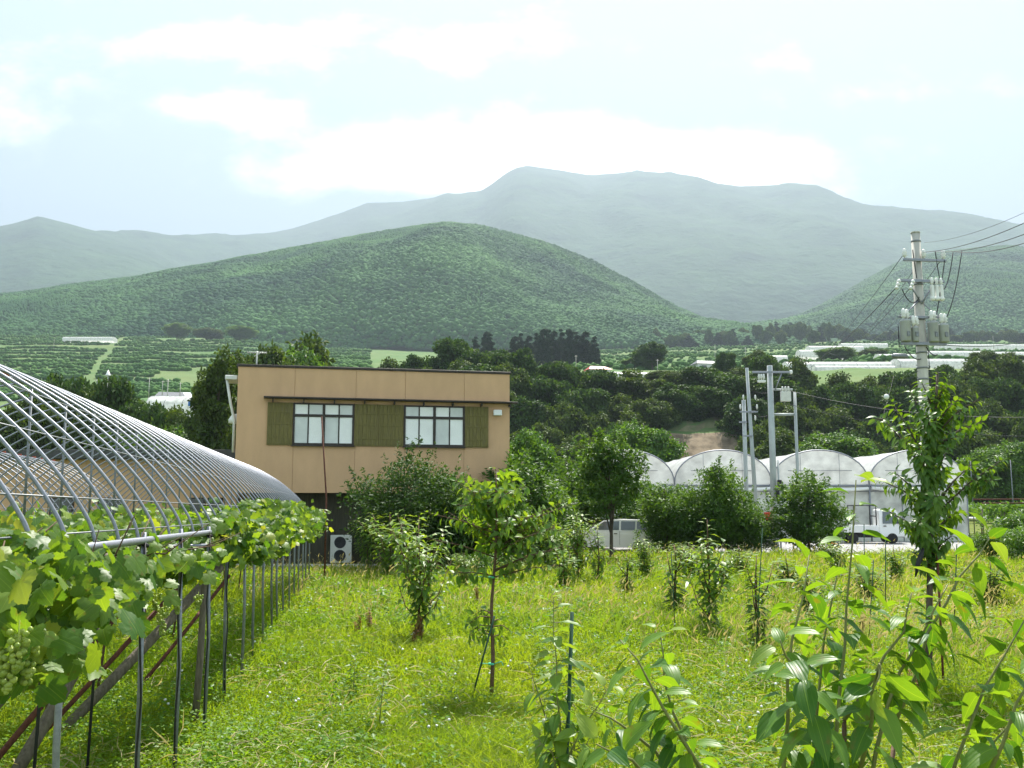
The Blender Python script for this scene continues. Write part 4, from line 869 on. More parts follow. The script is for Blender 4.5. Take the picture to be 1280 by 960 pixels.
for k, (px, py, ex, ey, d, lab) in enumerate(((1126, 319, 985, 470, 120, 'wire running down left from the left insulator'), (1117, 358, 1000, 450, 150, 'thick wire from the left end of second crossarm'), (1135, 358, 1035, 440, 150, 'wire from the inner strain insulator down left'), (1151, 322, 1050, 432, 150, 'wire from the middle insulator down left'), (1177, 322, 1075, 428, 150, 'thin wire from the right insulator passing behind the pole'))):
    wire('power_line', UPW(px, py), P(ex, ey, d), 1.2, .016 if k == 1 else .011, lab)
wire('power_line', UPW(1172, 432), P(1330, 405, 60), .5, .014, 'wire leaving the transformer arm towards the right edge')
# the two poles and the steel gantry by the greenhouses
def greypole(px, top, d, r0, r1, name, lab, lean=0, m='steel'):
    p = P(px, top, d); e = empty(name, (p.x, d, 0), lab, 'utility pole'); mb = MB(); mb.tube([(lean, 0, 0), (lean*.5, 0, p.z*.5), (0, 0, p.z)], [r0, (r0+r1)/2, r1], 12); mb.build('pole', MT[m], e); return e, p.z
MT['pipegrey'] = mat('grey_steel_pole', (.40, .43, .43), .55, .25, .18, 3, stretch=(1, 1, .3))
D2 = 48.0
e, h = greypole(933.5, 460, D2, .12, .08, 'steel_pole', 'slim grey pole leaning slightly, left of the double pole', .32, 'pipegrey')
K = D2/FPX; zz = lambda py: P(935, py, D2).z
mb = MB()
for py, x0, x1 in ((515, -.45, .45), (545, -.3, .15)): mb.box(x0, x1, -.16, -.08, zz(py)-.04, zz(py)+.04, bev=.006)
c0 = mb.build('crossarm', MT['steel'], e); mb = MB()
for x, y in ((-.42, 512), (.42, 512), (.35, 500), (-.25, 500), (.32, 526)): mb = MB(); insul(mb, x, -.12, zz(y), .75); mb.build('insulator', MT['porcelain'], c0)
e, h = greypole(929.5, 500, D2+1.6, .12, .10, 'steel_pole', 'shorter grey pole close behind the slim leaning pole', 0, 'pipegrey')
mb = MB(); mb.box(-.3, .1, -.16, -.08, h-1.2, h-1.12); mb.build('crossarm', MT['steel'], e)
e, h = greypole(962, 457, D2, .18, .14, 'steel_pole', 'thickest grey pole with crossarm and white switches before the greenhouses', 0, 'pipegrey')
mb = MB(); z1_ = zz(466); mb.box(-.95, 1.0, -.28, -.2, z1_-.05, z1_+.05, bev=.008); mb.tube([(.18, -.22, z1_-.9), (.55, -.24, z1_)], .03, 6); c0 = mb.build('crossarm', MT['steel'], e)
mb = MB(); 
for x in (-.62, -.5, -.38): insul(mb, x, -.24, z1_-.38, .9)
mb.box(-.7, -.3, -.32, -.18, z1_-.52, z1_-.4, bev=.02); mb.build('insulator', MT['porcelain'], c0); mb = MB(); mb.lathe([(.06, 0), (.09, .1), (.06, .2)], (1.0, -.24, z1_-.1), 8); mb.build('insulator', MT['porcelain'], c0)
mb = MB(); zg1, zg2, zgt = zz(487), zz(518), zz(490); mb.tube([(.1, 0, zg1), (1.12, 0, zg1)], .05, 8); mb.tube([(.1, 0, zg2), (1.2, 0, zg2)], .06, 8); mb.build('gantry_arm', MT['pipegrey'], e)
mb = MB(); mb.tube([(1.22, 0, 0), (1.22, 0, zgt)], [.09, .075], 10); mb.tube([(.28, .05, 0), (.27, .05, zz(575))], .05, 8); mb.build('side_post', MT['pipegrey'], e)
mb = MB(); mb.box(.45, .95, -.3, -.1, zg1-.62, zg1-.12, bev=.02)
for x in (.55, .7, .85): insul(mb, x, -.2, zg1-.16, .9)
mb.build('switch_box', MT['offwhite'], e)
mb = MB(); mb.box(.12, .32, -.35, -.2, zz(612), zz(600), bev=.02); mb.box(.02, .2, -.36, -.22, zz(622), zz(611), bev=.02); mb.build('meter_box', MT['black'], e)
p = P(960, 647, D2-.3); mb = MB(); mb.box(-.19, .19, -.015, .015, -.26, .26, bev=.006); tag(mb.build('warning_plate', MT['signred'], None, (p.x, p.y, p.z)), 'small red plate fixed low on the thickest grey pole', 'sign')
for (a_, b_, s_, lab) in ((P(985, 488, D2), P(1340, 520, 40), .5, 'thin pale wire crossing the dark trees from the gantry'), (P(985, 505, D2), P(1340, 545, 44), .5, 'lower thin wire crossing the dark trees'), (P(940, 488, D2), P(962, 490, D2), .1, 'short wire between the two grey poles'), (P(940, 516, D2), P(962, 518, D2), .15, 'lower short wire between the two grey poles')):
    wire('service_wire', a_, b_, s_, .012, lab, group='thin service wires')
a = P(1096, 545, 20); bq = P(1117, 470, 22); wire('bird_line', a, bq, .05, .003, 'thin string holding a white float near the tall tree', 'string', None)
p = P(1108, 496, 21); mb = MB(); mb.lathe([(.004, -.062), (.04, -.05), (.06, 0), (.04, .05), (.004, .062)], (0, 0, 0), 12); tag(mb.build('white_float', MT['white'], None, p), 'small white ball float hanging on a thin string', 'float')

# ------------------------------------------------------------------ rain shelter of bent pipes over the vines
RX = lambda d: -1.625-.15*d
RZ = lambda d: 2.10-.0107*d
ARC = [(0, 0), (.008, .045), (.018, .085), (.042, .140), (.073, .205), (.115, .280), (.196, .405), (.33, .567), (.424, .665), (.49, .723), (.65, .85), (.82, .95), (1, 1)]
def smooth_poly(pts, n=3):
    for _ in range(n-1):
        q = [pts[0]]
        for a_, b_ in zip(pts[:-1], pts[1:]): q += [tuple(.75*x+.25*y for x, y in zip(a_, b_)), tuple(.25*x+.75*y for x, y in zip(a_, b_))]
        pts = q + [pts[-1]]
    return pts
AW, AH = 2.3, 1.7; half = smooth_poly(ARC, 3)
full = [(-AW*x, AH*y) for x, y in half] + [(-2*AW+AW*x, AH*y) for x, y in half[::-1][1:]]
arc_me = None; clamp_me = None
def shelter(x_off, label, d0, d1, post_ds, step=.55):
    global arc_me
    e = empty('rain_shelter', (RX(d0)+x_off, d0, 0), label, 'vineyard shelter', 'pipe rain shelters over the vines')
    L = lambda d, dx=0, z=0: (RX(d)+x_off+dx - e.location.x, d - e.location.y, RZ(d)+z)
    if arc_me is None:
        mb = MB(); mb.tube([(x, x*.15, z) for x, z in full], .0125, 8); o = mb.build('arch', MT['steel']); arc_me = o.data; bpy.data.objects.remove(o)
    d = d0
    while d <= d1:
        a_ = link('arch', arc_me, e, L(d)); a_.rotation_euler = (random.uniform(-.008, .008), 0, random.uniform(-.006, .006)); d += step
    mb = MB(); mb.tube([L(q) for q in np.linspace(d0, d1+.2, 14)], .026, 10); mb.build('side_rail', MT['steel'], e)
    mb = MB(); mb.tube([L(q, -2*AW) for q in np.linspace(d0, d1+.2, 14)], .024, 8); mb.build('side_rail', MT['steel'], e)
    mb = MB(); mb.tube([L(q, -AW, AH-.035) for q in np.linspace(d0, d1+.2, 14)], .016, 8); r = mb.build('ridge_rail', MT['steel'], e)
    global clamp_me
    if clamp_me is None: mb = MB(); mb.box(-.045, .045, -.02, .02, -.04, .03, bev=.004); o = mb.build('clamp', MT['redclamp']); clamp_me = o.data; bpy.data.objects.remove(o)
    d = d0
    while d <= d1: link('clamp', clamp_me, r, L(d, -AW, AH)); d += step
    for k in (7, 16, 26, 34, 40): 
        x, z = full[min(k, len(half)-3)]
        mb = MB(); mb.tube([L(q, x, z-.016) for q in np.linspace(d0, d1, 12)], .005, 5); mb.build('purlin_wire', MT['steel_old'], e)
    d = d0+.4
    while d <= d1:
        mb = MB(); mb.tube([L(d, -AW, AH-.04), L(d, -AW, -.25)], .015, 7); mb.build('ridge_strut', MT['steel_old'], e); d += 1.3
    for d in post_ds:
        for dx in (0, -2*AW):
            q = L(d, dx); mb = MB(); mb.tube([(q[0]+.03, q[1], -.1), (q[0]+random.uniform(-.02, .04), q[1], q[2]*.5), (q[0], q[1], q[2]+.06)], .019, 9); mb.build('post', MT['steel' if dx == 0 and random.random() < .7 else 'steel_old'], e)
    return e, L
PDS = [5.3, 7.1, 8.5, 10.0, 11.4, 12.9, 14.1, 15.6, 17, 18, 19.3, 20.7, 22, 23.4, 24.8, 26.2, 27.6]
sh, LS = shelter(0, 'nearest row of bent steel pipe arches above the grape vines', 4.2, 29.4, PDS)
# cross pipes, clips and black straps of the trellis on the near side
for d, dz in ((7.4, -.28), (8.6, -.2), (9.6, -.12), (6.2, -.34)): a_ = LS(d, .05, dz); b_ = LS(d-.1, -.75, dz-.02); mb = MB(); mb.tube([a_, b_], .018, 8); mb.build('cross_pipe', MT['steel'], sh)
for d in (7.1, 8.5, 10.0, 11.4):
    q = LS(d); mb = MB()
    mb.tube([(q[0]+.02, q[1]-.03, q[2]-.01), (q[0]+.035, q[1]-.035, q[2]-.3), (q[0]+.02, q[1]-.04, q[2]-.7), (q[0]+.045, q[1]-.03, .9), (q[0]+.03, q[1]-.035, .5), (q[0]+.04, q[1]-.035, .02)], .008, 6)
    mb.tube([(q[0]-.035, q[1], q[2]-.03), (q[0], q[1]-.04, q[2]-.02), (q[0]+.035, q[1], q[2]-.04)], .016, 6); mb.build('drip_hose', MT['black'], sh)
for d in (6.6, 7.9): q = LS(d, -.55, -.25); mb = MB(); mb.tube([(q[0], q[1], q[2]), (q[0]+.02, q[1], 1.0), (q[0], q[1], 0)], .012, 6); mb.build('drip_hose', MT['black'], sh)
shelter(-5.2, 'second row of pipe arches further left behind the nearest row', 6.5, 28.0, PDS[2::2])
shelter(-10.4, 'third row of pipe arches farthest left', 12.5, 28.0, PDS[6::3])
# slanting props between the posts
for i, (x0, y0, x1, y1, d0_, d1_, m_, r_, nm, lab) in enumerate(((-6, 950, 165, 745, 7.6, 8.4, 'rust', .026, 'prop_pipe', 'rusty pipe prop leaning in front, nearest the camera'), (52, 910, 150, 740, 8.3, 9.2, 'oldwood', .055, 'wooden_prop', 'grey weathered wooden prop leaning next to the rusty pipe'),
        (78, 890, 212, 745, 9.2, 10.2, 'rust', .024, 'prop_pipe', 'second rusty pipe prop behind the wooden one'), (118, 872, 240, 745, 10, 11, 'oldwood', .055, 'wooden_prop', 'weathered wooden prop behind the second rusty pipe'),
        (212, 812, 262, 750, 12.5, 13.2, 'rust', .024, 'prop_pipe', 'short rusty pipe prop farthest back'), (0, 872, 60, 800, 9, 9.8, 'oldwood', .06, 'wooden_prop', 'weathered wooden prop at the left edge below the grapes'))):
    a_ = P(x0, y0, d0_); b_ = P(x1, y1, d1_); dr_ = (a_-b_).normalized(); a_ = a_ + dr_*max(0, a_.z/ max(.05, -dr_.z)*1.0) if dr_.z < 0 else a_
    b_ = b_ - dr_*.5
    mb = MB(); mb.tube([a_, a_.lerp(b_, .5)+Vector((0, 0, -.012)), b_], r_, 9); tag(mb.build(nm, MT[m_]), lab, 'prop', 'slanting props under the vines')
mb = MB(); q = P(272, 750, 10.6); mb.tube([(0, 0, 0), (.03, 0, .7), (.05, 0, 1.75)], [.040, .036, .032], 9); tag(mb.build('wooden_post', MT['oldwood'], None, (G(265, 890).x, 10.4, -.03)), 'grey upright wooden post beside the fourth steel post', 'post')
mb = MB(); q = P(136, 695, 6.6); mb.tube([q, q+Vector((-.16, .25, -.28))], .03, 9); tag(mb.build('wooden_prop', MT['oldwood']), 'cut end of a wooden prop poking out of the vines', 'prop', 'slanting props under the vines')

# ------------------------------------------------------------------ grape vines
vine_labels = ['nearest grape vine, cut by the left edge of the picture', 'grape vine with hanging green grapes, second from the camera', 'grape vine around the first full steel post', 'grape vine around the second steel post from left', 'grape vine beside the upright wooden post',
               'grape vine in the middle of the row, leaves hanging over the posts', 'leafy grape vine just beyond the wooden post', 'bushy grape vine rising against the far arches', 'grape vine beyond the bushy one', 'grape vine close to the rusty rod', 'farthest grape vine at the end of the arches']
def vine(d0, d1, label, dens, bunches):
    dm = (d0+d1)/2; e = empty('grape_vine', (RX(dm)-1.2, dm, 0), label, 'grape vine', 'grape vines under the pipe arches')
    parts = []; n = int(dens*(d1-d0))
    ni = int(420*(d1-d0)); ne = n; n = n+ni; y = RNG.uniform(d0-.2, d1+.2, n); edge = np.arange(n) < ne
    dx = np.where(edge, RNG.normal(.0, .17, n), -RNG.uniform(.2, 4.5, n)); sz = np.where(edge, RNG.uniform(.0, 1, n)**.8, .5)
    wob = .16*np.sin(y*1.9)+.12*np.sin(y*4.3+1); far = np.clip((y-9.5)/2, 0, 1); near = np.clip((6.4-y)/1.2, 0, 1)
    top = -.10 + .32*far + .10*near + wob*(.35+.5*far) + .06*np.sin(y*7); bot = -.34 - .10*near + .10*np.sin(y*2.3+2)
    z = RZ(y) + np.where(edge, bot+(top-bot)*sz, RNG.normal(-.12, .14, n)) ; x = RX(y)+dx + np.where(edge, .12*np.sin(y*3.1) - .24*np.clip((y-5.4)/.8, 0, 1)*np.clip((11-y)/1.5, 0, 1), 0)
    pos = np.stack([x, y, z], 1) - np.array(e.location)
    dr = np.stack([RNG.normal(.25, .6, n), RNG.normal(-.2, .6, n), RNG.normal(-.55, .4, n)], 1); nr = np.stack([RNG.normal(.3, .45, n), RNG.normal(-.45, .45, n), RNG.uniform(.15, 1.1, n)], 1)
    s = RNG.uniform(.065, .135, n); link('foliage', lmesh('foliage', 'vine', pos, dr, nr, s, RNG.uniform(-.1, .35, n), LF['vine']), e)
    mb = MB(); sx = RX(dm)-1.5 - e.location.x; mb.tube([(sx, 0, 0), (sx+.05, .05, .7), (sx-.02, -.03, 1.3), (sx+.1, 0, RZ(dm)-.15)], [.018, .016, .014, .012], 8)
    for k in range(9):
        yy_ = random.uniform(d0, d1)-dm; q = Vector((RX(dm+yy_)-e.location.x+random.uniform(-.7, .1), yy_, RZ(dm)-.12)); mb.tube([(sx+.1, 0, RZ(dm)-.15), Vector((sx+.1, 0, RZ(dm)-.1)).lerp(q, .5), q, q+Vector((random.uniform(-.05, .3), random.uniform(-.2, .2), random.uniform(.0, .35)))], [.012, .01, .007, .003], 5)
    mb.build('stem', MT['stembrown'], e)
    for (px, py, dd, L_) in bunches:
        q = P(px, py, dd) - Vector(e.location); tb = MB(); tb.tube([q+Vector((0, 0, .03)), q-Vector((0, 0, L_*.95))], .003, 5); vs = list(tb.v); fs = list(tb.f)
        for k in range(int(46*L_/.2)):
            t_ = random.random(); rr = .046*(1-t_*.75)*(L_/.2)**.4; an = random.uniform(0, 6.28); c_ = q + Vector((rr*math.cos(an), rr*math.sin(an), -t_*L_)); r_ = random.uniform(.0105, .0145); b0 = len(vs)
            vs += [tuple(c_ + Vector(v)*r_) for v in IV]; fs += [tuple(int(i)+b0 for i in f) for f in IF]
        g_ = link('grape_bunch', npmesh('grape_bunch', vs, fs, LF['grape'], True), e)
segs = [(4.0, 5.6), (5.6, 7.2), (7.2, 8.8), (8.8, 10.6), (10.6, 12.6), (12.6, 14.8), (14.8, 17.2), (17.2, 19.8), (19.8, 22.6), (22.6, 25.4), (25.4, 28.4)]
GB = {0: [(14, 800, 3.85, .20), (36, 800, 3.95, .17), (54, 792, 4.1, .15), (24, 785, 3.8, .15), (-8, 815, 3.85, .2)], 1: [(95, 748, 5.3, .20), (88, 772, 5.2, .13), (70, 770, 5.0, .16)], 2: [(167, 765, 7.0, .16), (204, 758, 7.6, .21), (196, 742, 7.7, .12)], 3: [(222, 745, 8.0, .14), (248, 744, 8.6, .11)], 4: [(289, 750, 10.2, .13)]}
for i, (a_, b_) in enumerate(segs): vine(a_, b_, vine_labels[i], [500, 360, 290, 300, 380, 420, 430, 410, 380, 360, 340][i], GB.get(i, []))
# the second row's vines, seen through the first
for i, (a_, b_) in enumerate(((9, 14), (14, 20), (20, 28))):
    dm = (a_+b_)/2; n = 1500; e = empty('grape_vine', (RX(dm)-6, dm, 0), ('leafy vine canopy of the second row, nearest stretch', 'leafy vine canopy of the second row, middle stretch', 'leafy vine canopy of the second row, far stretch')[i], 'grape vine', 'grape vines under the pipe arches')
    y = RNG.uniform(a_, b_, n); pos = np.stack([RX(y)-RNG.uniform(4.4, 9.5, n), y, RZ(y)+RNG.normal(-.12, .12, n)], 1) - np.array(e.location)
    link('foliage', lmesh('foliage', 'vine', pos, rdir(n)-np.array([0, 0, .3]), rdir(n)*.5+np.array([0, 0, .7]), RNG.uniform(.11, .17, n), None, LF['vine']), e)
    mb = MB(); mb.tube([(0, 0, 0), (.05, 0, 1.0), (0, 0, RZ(dm)-.1)], [.04, .03, .02], 7); mb.build('stem', MT['stembrown'], e)
# rusty rod standing in the field in front of the building
p = G(405.5, 729); top = P(402, 520, p.y); mb = MB(); mb.tube([(0, 0, -.1), (.0, 0, top.z*.5), (top.x-p.x, 0, top.z)], [.03, .026, .02], 8); tag(mb.build('rusty_rod', MT['rust'], None, (p.x, p.y, 0)), 'thin tall rusty rod standing in the grass before the building', 'rod')
# pergola vineyard at the far right
e = empty('vineyard_pergola', (P(1228, 640, 62).x, 62, 0), 'low flat vineyard pergola with green canopy beyond the road at right', 'vineyard')
n = 9000; pos = np.stack([RNG.uniform(0, 22, n), RNG.uniform(0, 14, n), 1.9+RNG.normal(0, .16, n)+.1*np.sin(RNG.uniform(0, 22, n))], 1); fr = RNG.random(n) < .3; pos[fr, 1] = RNG.uniform(-.3, .3, fr.sum()); pos[fr, 2] = RNG.uniform(1.3, 2.2, fr.sum())
V, F = leaves('kite', pos, rdir(n), rdir(n)*.5+np.array([0, 0, .6]), RNG.uniform(.18, .34, n)); link('canopy', npmesh('canopy', V, F, LF['bright']), e)
for i in range(16):
    for y_ in (0, 6): mb = MB(); mb.tube([(i*1.4, y_, 0), (i*1.4, y_, 1.9)], .05, 6); mb.build('pergola_post', MT['oldwood'], e)
mb = MB(); mb.tube([(0, 0, 2.25), (22, 0, 2.3)], .05, 6); mb.tube([(0, 12, 2.5), (22, 12, 2.6)], .06, 6); mb.build('top_rail', MT['rust'], e)
for px, y_, lab in ((1213, 71, 'thin pole standing in the vineyard, left of its neighbour'), (1263, 71, 'thin pole standing in the vineyard near right edge')):
    q = P(px, 575, y_); mb = MB(); mb.tube([(0, 0, 0), (0, 0, q.z)], .04, 6); tag(mb.build('vineyard_pole', MT['steel_old'], None, (q.x, y_, 0)), lab, 'pole', 'thin vineyard poles')
# ------------------------------------------------------------------ fruit trees between field and road
for (key, px, base_d, top, w, lab) in (('dome', 508, 32.0, 558, 4.0, 'broad dark fruit tree in front of the tan building'), ('orchbush1', 558, 32.6, 594, 3.0, 'dark fruit tree filling in right of the broad tree'), ('orchbush1', 652, 36, 568, 3.6, 'fruit tree with pale young leaves at the building corner'), ('orchard0', 700, 47, 560, 4.2, 'fruit tree in front of the leftmost greenhouse'),
        ('orchtall', 762, 37, 540, 2.5, 'upright tree with bare crooked trunk before the white car'), ('orchbush2', 735, 48.3, 570, 3.2, 'dense fruit tree behind the white car'), ('orchbush0', 832, 41, 604, 3.0, 'bushy fruit tree right of the white car'), ('orchbush1', 850, 42, 608, 3.0, 'bushy fruit tree between the car and the slim pole'),
        ('orchbush2', 890, 41, 578, 2.9, 'taller fruit tree before the slim leaning pole'), ('orchbush0', 925, 42, 622, 2.4, 'low fruit tree at the foot of the slim pole'), ('orchbush1', 1008, 43, 590, 3.3, 'rounded fruit tree left of the small truck'), ('orchbush2', 950, 43, 640, 1.8, 'smallest fruit tree at the foot of the thick pole'), ('orchbush0', 630, 33, 610, 2.4, 'low fruit tree before the building corner'),
        ('orchbush1', 796, 46, 604, 3.4, 'fruit tree showing above the roof of the white car'), ('orchbush2', 868, 43.5, 618, 3.2, 'wide low fruit tree behind the taller fruit tree'), ('orchbush0', 908, 44, 612, 3.0, 'fruit tree hidden behind the slim leaning pole foot'), ('orchbush1', 605, 38, 585, 3.6, 'fruit tree at the right end of the building wall'), ('orchbush2', 676, 39, 600, 3.0, 'low dense fruit tree left of the white car')):
    p = P(px, top, base_d); place_tree(key, 'fruit_tree', (p.x, base_d, 0), p.z, w, lab, group='fruit trees along the road')
for (key, px, d, w, h, lab) in (('shrub1', 1262, 40, 2.6, 1.9, 'rounded green shrub at the right edge before the vineyard'), ('shrub0', 1240, 38, 1.6, 1.3, 'dark low shrub beside the road end'), ('shrub1', 1225, 41, 1.6, .9, 'low shrub at the end of the pale road'), ('shrub1', 1290, 36, 2.4, 1.5, 'green shrub cut by the right edge'), ('shrub0', 690, 38, 2.0, 1.0, 'low shrub in front of the white car'), ('shrub1', 600, 30, 1.6, .8, 'small bright shrub under the fruit trees')):
    place_tree(key, 'shrub', ((px-640)/FPX*d, d, 0), h, w, lab, 'shrub', 'shrubs at the field edge')

# ------------------------------------------------------------------ saplings
def stem_leaves(pts, n, kind, size, droop=.5, spread=1.0, tip=0, twist=2.4, t0=.1, phase=0.0, dense_base=0):
    """alternate leaves along a shoot; returns arrays and the shoot's samples"""
    pts = [Vector(p) for p in pts]; L = [0]
    for a_, b_ in zip(pts[:-1], pts[1:]): L.append(L[-1]+(b_-a_).length)
    pos = []; dr = []; nr = []; sz = []; bd = []
    for i in range(n):
        t_ = t0 + (1-t0)*(i+random.uniform(-.3, .3))/max(1, n-1); t_ = min(max(t_, 0), 1); s = t_*L[-1]; k = max(j for j in range(len(L)-1) if L[j] <= s+1e-9)
        f = (s-L[k])/max(1e-6, L[k+1]-L[k]); p = pts[k].lerp(pts[k+1], min(f, 1)); ax = (pts[k+1]-pts[k]).normalized()
        an = phase + i*twist + random.uniform(-.4, .4); q = Vector((0, 0, 1)) if abs(ax.z) < .9 else Vector((1, 0, 0)); u = ax.cross(q).normalized(); v = ax.cross(u)
        o = u*math.cos(an)+v*math.sin(an); up_ = .95 if t_ > .9 else .45
        d = (o*spread + ax*up_ - Vector((0, 0, droop*random.uniform(.3, 1.2)*(1.25-t_)))).normalized()
        pet = size*.22; pos.append(p+d*pet); dr.append(d - Vector((0, 0, .18))); nn = (ax*.8 + Vector((0, 0, .6)) - d*.3 + Vector((random.gauss(0, .25), random.gauss(0, .25), 0))); nr.append(nn)
        sz.append(size*random.uniform(.75, 1.2)*(1 if t_ < .88 else .78)); bd.append(random.uniform(.05, .5)); 
    return np.array(pos), np.array(dr), np.array(nr), np.array(sz), np.array(bd)
def sapling_mesh(h, w, shoots, nleaf, kind, size, lm, seed, low_tuft=0, bare=.2, r=.022, droop=.6):
    random.seed(seed); mb = MB(); arr = []; main = [(0, 0, 0)]
    for i in range(1, 7): main.append((math.sin(seed+i*1.3)*.02*h*.3, math.cos(seed*2+i)*.02*h*.3, h*i/6*.97))
    mb.tube(main, [r*(1-.8*i/6) for i in range(7)], 7); arr.append(stem_leaves(main, int(nleaf*.9), kind, size, droop, t0=bare))
    for s in range(shoots):
        b0 = random.uniform(bare, .62); z0 = h*b0; an = s*2.4+random.uniform(-.4, .4); ln = h*random.uniform(.28, .5)*(1.15-b0*.6); ox = w/2*random.uniform(.5, 1.0)
        p0 = Vector((0, 0, z0)); p1 = p0+Vector((math.cos(an)*ox*.55, math.sin(an)*ox*.55, ln*.35)); p2 = p0+Vector((math.cos(an)*ox*.95, math.sin(an)*ox*.95, ln*1.0))
        mb.tube([p0, p1, p2], [r*.5, r*.38, r*.12], 5); arr.append(stem_leaves([p0, p1, p2], int(nleaf*random.uniform(.4, .75)), kind, size, droop, t0=.08, phase=s))
    if low_tuft:
        arr.append(stem_leaves([(0, 0, h*.12), (0, 0, h*.45)], low_tuft, kind, size*1.05, .9, twist=1.1, t0=0))
    A_ = [np.concatenate([a_[k] for a_ in arr]) for k in range(5)]
    fm = lmesh('foliage', kind, A_[0], A_[1], A_[2], A_[3], A_[4], [lm, LF['tip']], ((A_[0][:, 2] > .66*h) & (RNG.random(len(A_[0])) < .6)).astype(int)); o = mb.build('stem', MT['stembrown']); sm = o.data; bpy.data.objects.remove(o)
    return fm, sm
SP = [sapling_mesh(2.2, 1.15, 17, 50, 'blade', .15, LF['sapling'], 11, 60, .16), sapling_mesh(2.2, .95, 14, 56, 'blade', .15, LF['sapling'], 12, 70, .18), sapling_mesh(2.2, .6, 7, 44, 'blade', .165, LF['sapling'], 13, 60, .16), sapling_mesh(2.2, .42, 4, 34, 'blade', .14, LF['sapling'], 14, 80, .26)]
def sapling(px, py, top, w_px, k, lab, d=None):
    p = G(px, py) if d is None else P(px, 700, d); d = p.y; tz = P(px, top, d).z; e = empty('sapling', (p.x, d, 0), lab, 'sapling', 'young fruit trees in the grass field', random.uniform(0, 6)); w0 = (1.3, 1.15, .75, .55)[k]; s = 1.4*w_px/FPX*d/w0; e.scale = (s, s, tz/2.2)
    link('foliage', SP[k][0], e); link('stem', SP[k][1], e); return e
for a_ in ((487, 728, 640, 70, 0, 'bushy sapling directly before the broad dark tree, left of its near twin'), (523, 806, 640, 80, 0, 'bushy sapling with dry brown weeds at its foot'), (691, 722, 650, 50, 1, 'sapling left of the white car with pale shoot tips'), (722, 732, 640, 46, 1, 'dark footed sapling in front of the white car'), (748, 734, 655, 28, 3, 'slim sapling right beside the dark footed one'), (784, 748, 690, 32, 3, 'short slim sapling below the car'),
        (845, 774, 678, 46, 3, 'slim sapling with dark leafy tuft low on its stem'), (888, 800, 645, 48, 2, 'slim sapling right of the tufted one'), (948, 812, 690, 44, 3, 'sapling tied to a thin green stake, dark at its foot'), (862, 728, 676, 44, 1, 'low sapling behind the tufted slim one'), (560, 716, 664, 30, 2, 'small sapling under the broad dark tree'),
        (655, 712, 668, 34, 2, 'small sapling in the far grass left of the car'), (985, 742, 690, 40, 2, 'small sapling before the road near the double pole'), (1085, 752, 700, 40, 2, 'small sapling in the far grass left of the tall tree'), (1240, 760, 700, 44, 2, 'small sapling at the right edge of the far grass'), (925, 722, 680, 34, 2, 'small sapling at the road edge below the thick pole'), (460, 716, 645, 44, 1, 'pale sapling farthest left before the building'), (1120, 730, 680, 30, 2, 'small sapling beside thin stakes before the truck'), (640, 730, 690, 30, 2, 'tiny sapling behind the green tied young tree'), (806, 728, 672, 36, 1, 'low bushy sapling at the road edge below the white car'), (705, 742, 676, 36, 2, 'sapling in front of the pale tipped one left of the car'), (1012, 770, 706, 36, 2, 'sapling in the mid grass left of the thin stakes'), (905, 742, 690, 34, 1, 'bushy low sapling below the slim pole'), (1045, 728, 672, 36, 1, 'bushy sapling at the road edge below the cone'), (580, 736, 690, 32, 1, 'low sapling half hidden behind the tied young tree')):
    sapling(*a_)
def stake(px0, py0, px1, py1, d, lab, r=.008, m='greenstake'):
    a_ = P(px0, py0, d); b_ = P(px1, py1, d); b_ = b_ + (b_-a_)*((b_.z)/max(.01, a_.z-b_.z)) if b_.z > 0 else b_; mb = MB(); mb.tube([a_, b_], r, 7); tag(mb.build('garden_stake', MT[m]), lab, 'stake', 'thin plant stakes in the field')
# the young tree tied with green bands, in the middle of the field
p = G(614, 876); D3 = p.y; TZ = P(614, 578, D3).z
def shaped_tree(name, loc, lab, stems, size, kind, lm, cat='young tree', group=None, rtrunk=.025, trunk=None, droop=.6, stemm='stembrown', dens=1.0, tipm=None, side=None):
    e = empty(name, loc, lab, cat, group); arr = []; mb = MB(); tips = []
    if trunk: mb.tube(trunk, [rtrunk*(1-.7*i/(len(trunk)-1)) for i in range(len(trunk))], 8)
    for (pts, n) in stems:
        r_ = max(.004, rtrunk*.35); mb.tube(pts, [r_*(1-.75*i/(len(pts)-1)) for i in range(len(pts))], 6)
        a_ = stem_leaves(pts, max(2, int(n*dens)), kind, size, droop, phase=random.uniform(0, 6), t0=.12)
        arr.append(a_)
        # petioles
        if size > .1 and kind == 'ovate':
            for q, d_ in zip(a_[0], a_[1]): dd = Vector(d_).normalized(); mb.tube([Vector(q)-dd*size*.24+Vector((0, 0, .004)), Vector(q)+dd*size*.08], .0022, 4, False)
    A_ = [np.concatenate([x[k] for x in arr]) for k in range(5)]
    mi = None
    if tipm is not None:
        tm_ = np.zeros(len(A_[0]), bool); o_ = 0
        for x in arr: k = len(x[0]); tm_[o_+max(0, k-2):o_+k] = True; o_ += k
        mi = tm_.astype(int)
    link('foliage', lmesh('foliage', kind, *A_, [lm, tipm] if tipm else lm, mi), e); mb.build('stem', MT[stemm], e); return e
def pts_from(d, base, *pp, jit=.0):     # picture directions at a depth, relative to a base
    return [P(px, py, d + (q[0] if (q := rest) else 0)) - base for px, py, *rest in pp]
random.seed(5)
bs = Vector((p.x, D3, 0)); st = []
tr_ = [Vector((0, 0, 0)), Vector((.02, 0, .5)), Vector((.0, .02, 1.1)), Vector((.05, 0, TZ*.62)), Vector((.06, 0, TZ*.8)), Vector((.05, 0, TZ*.97))]
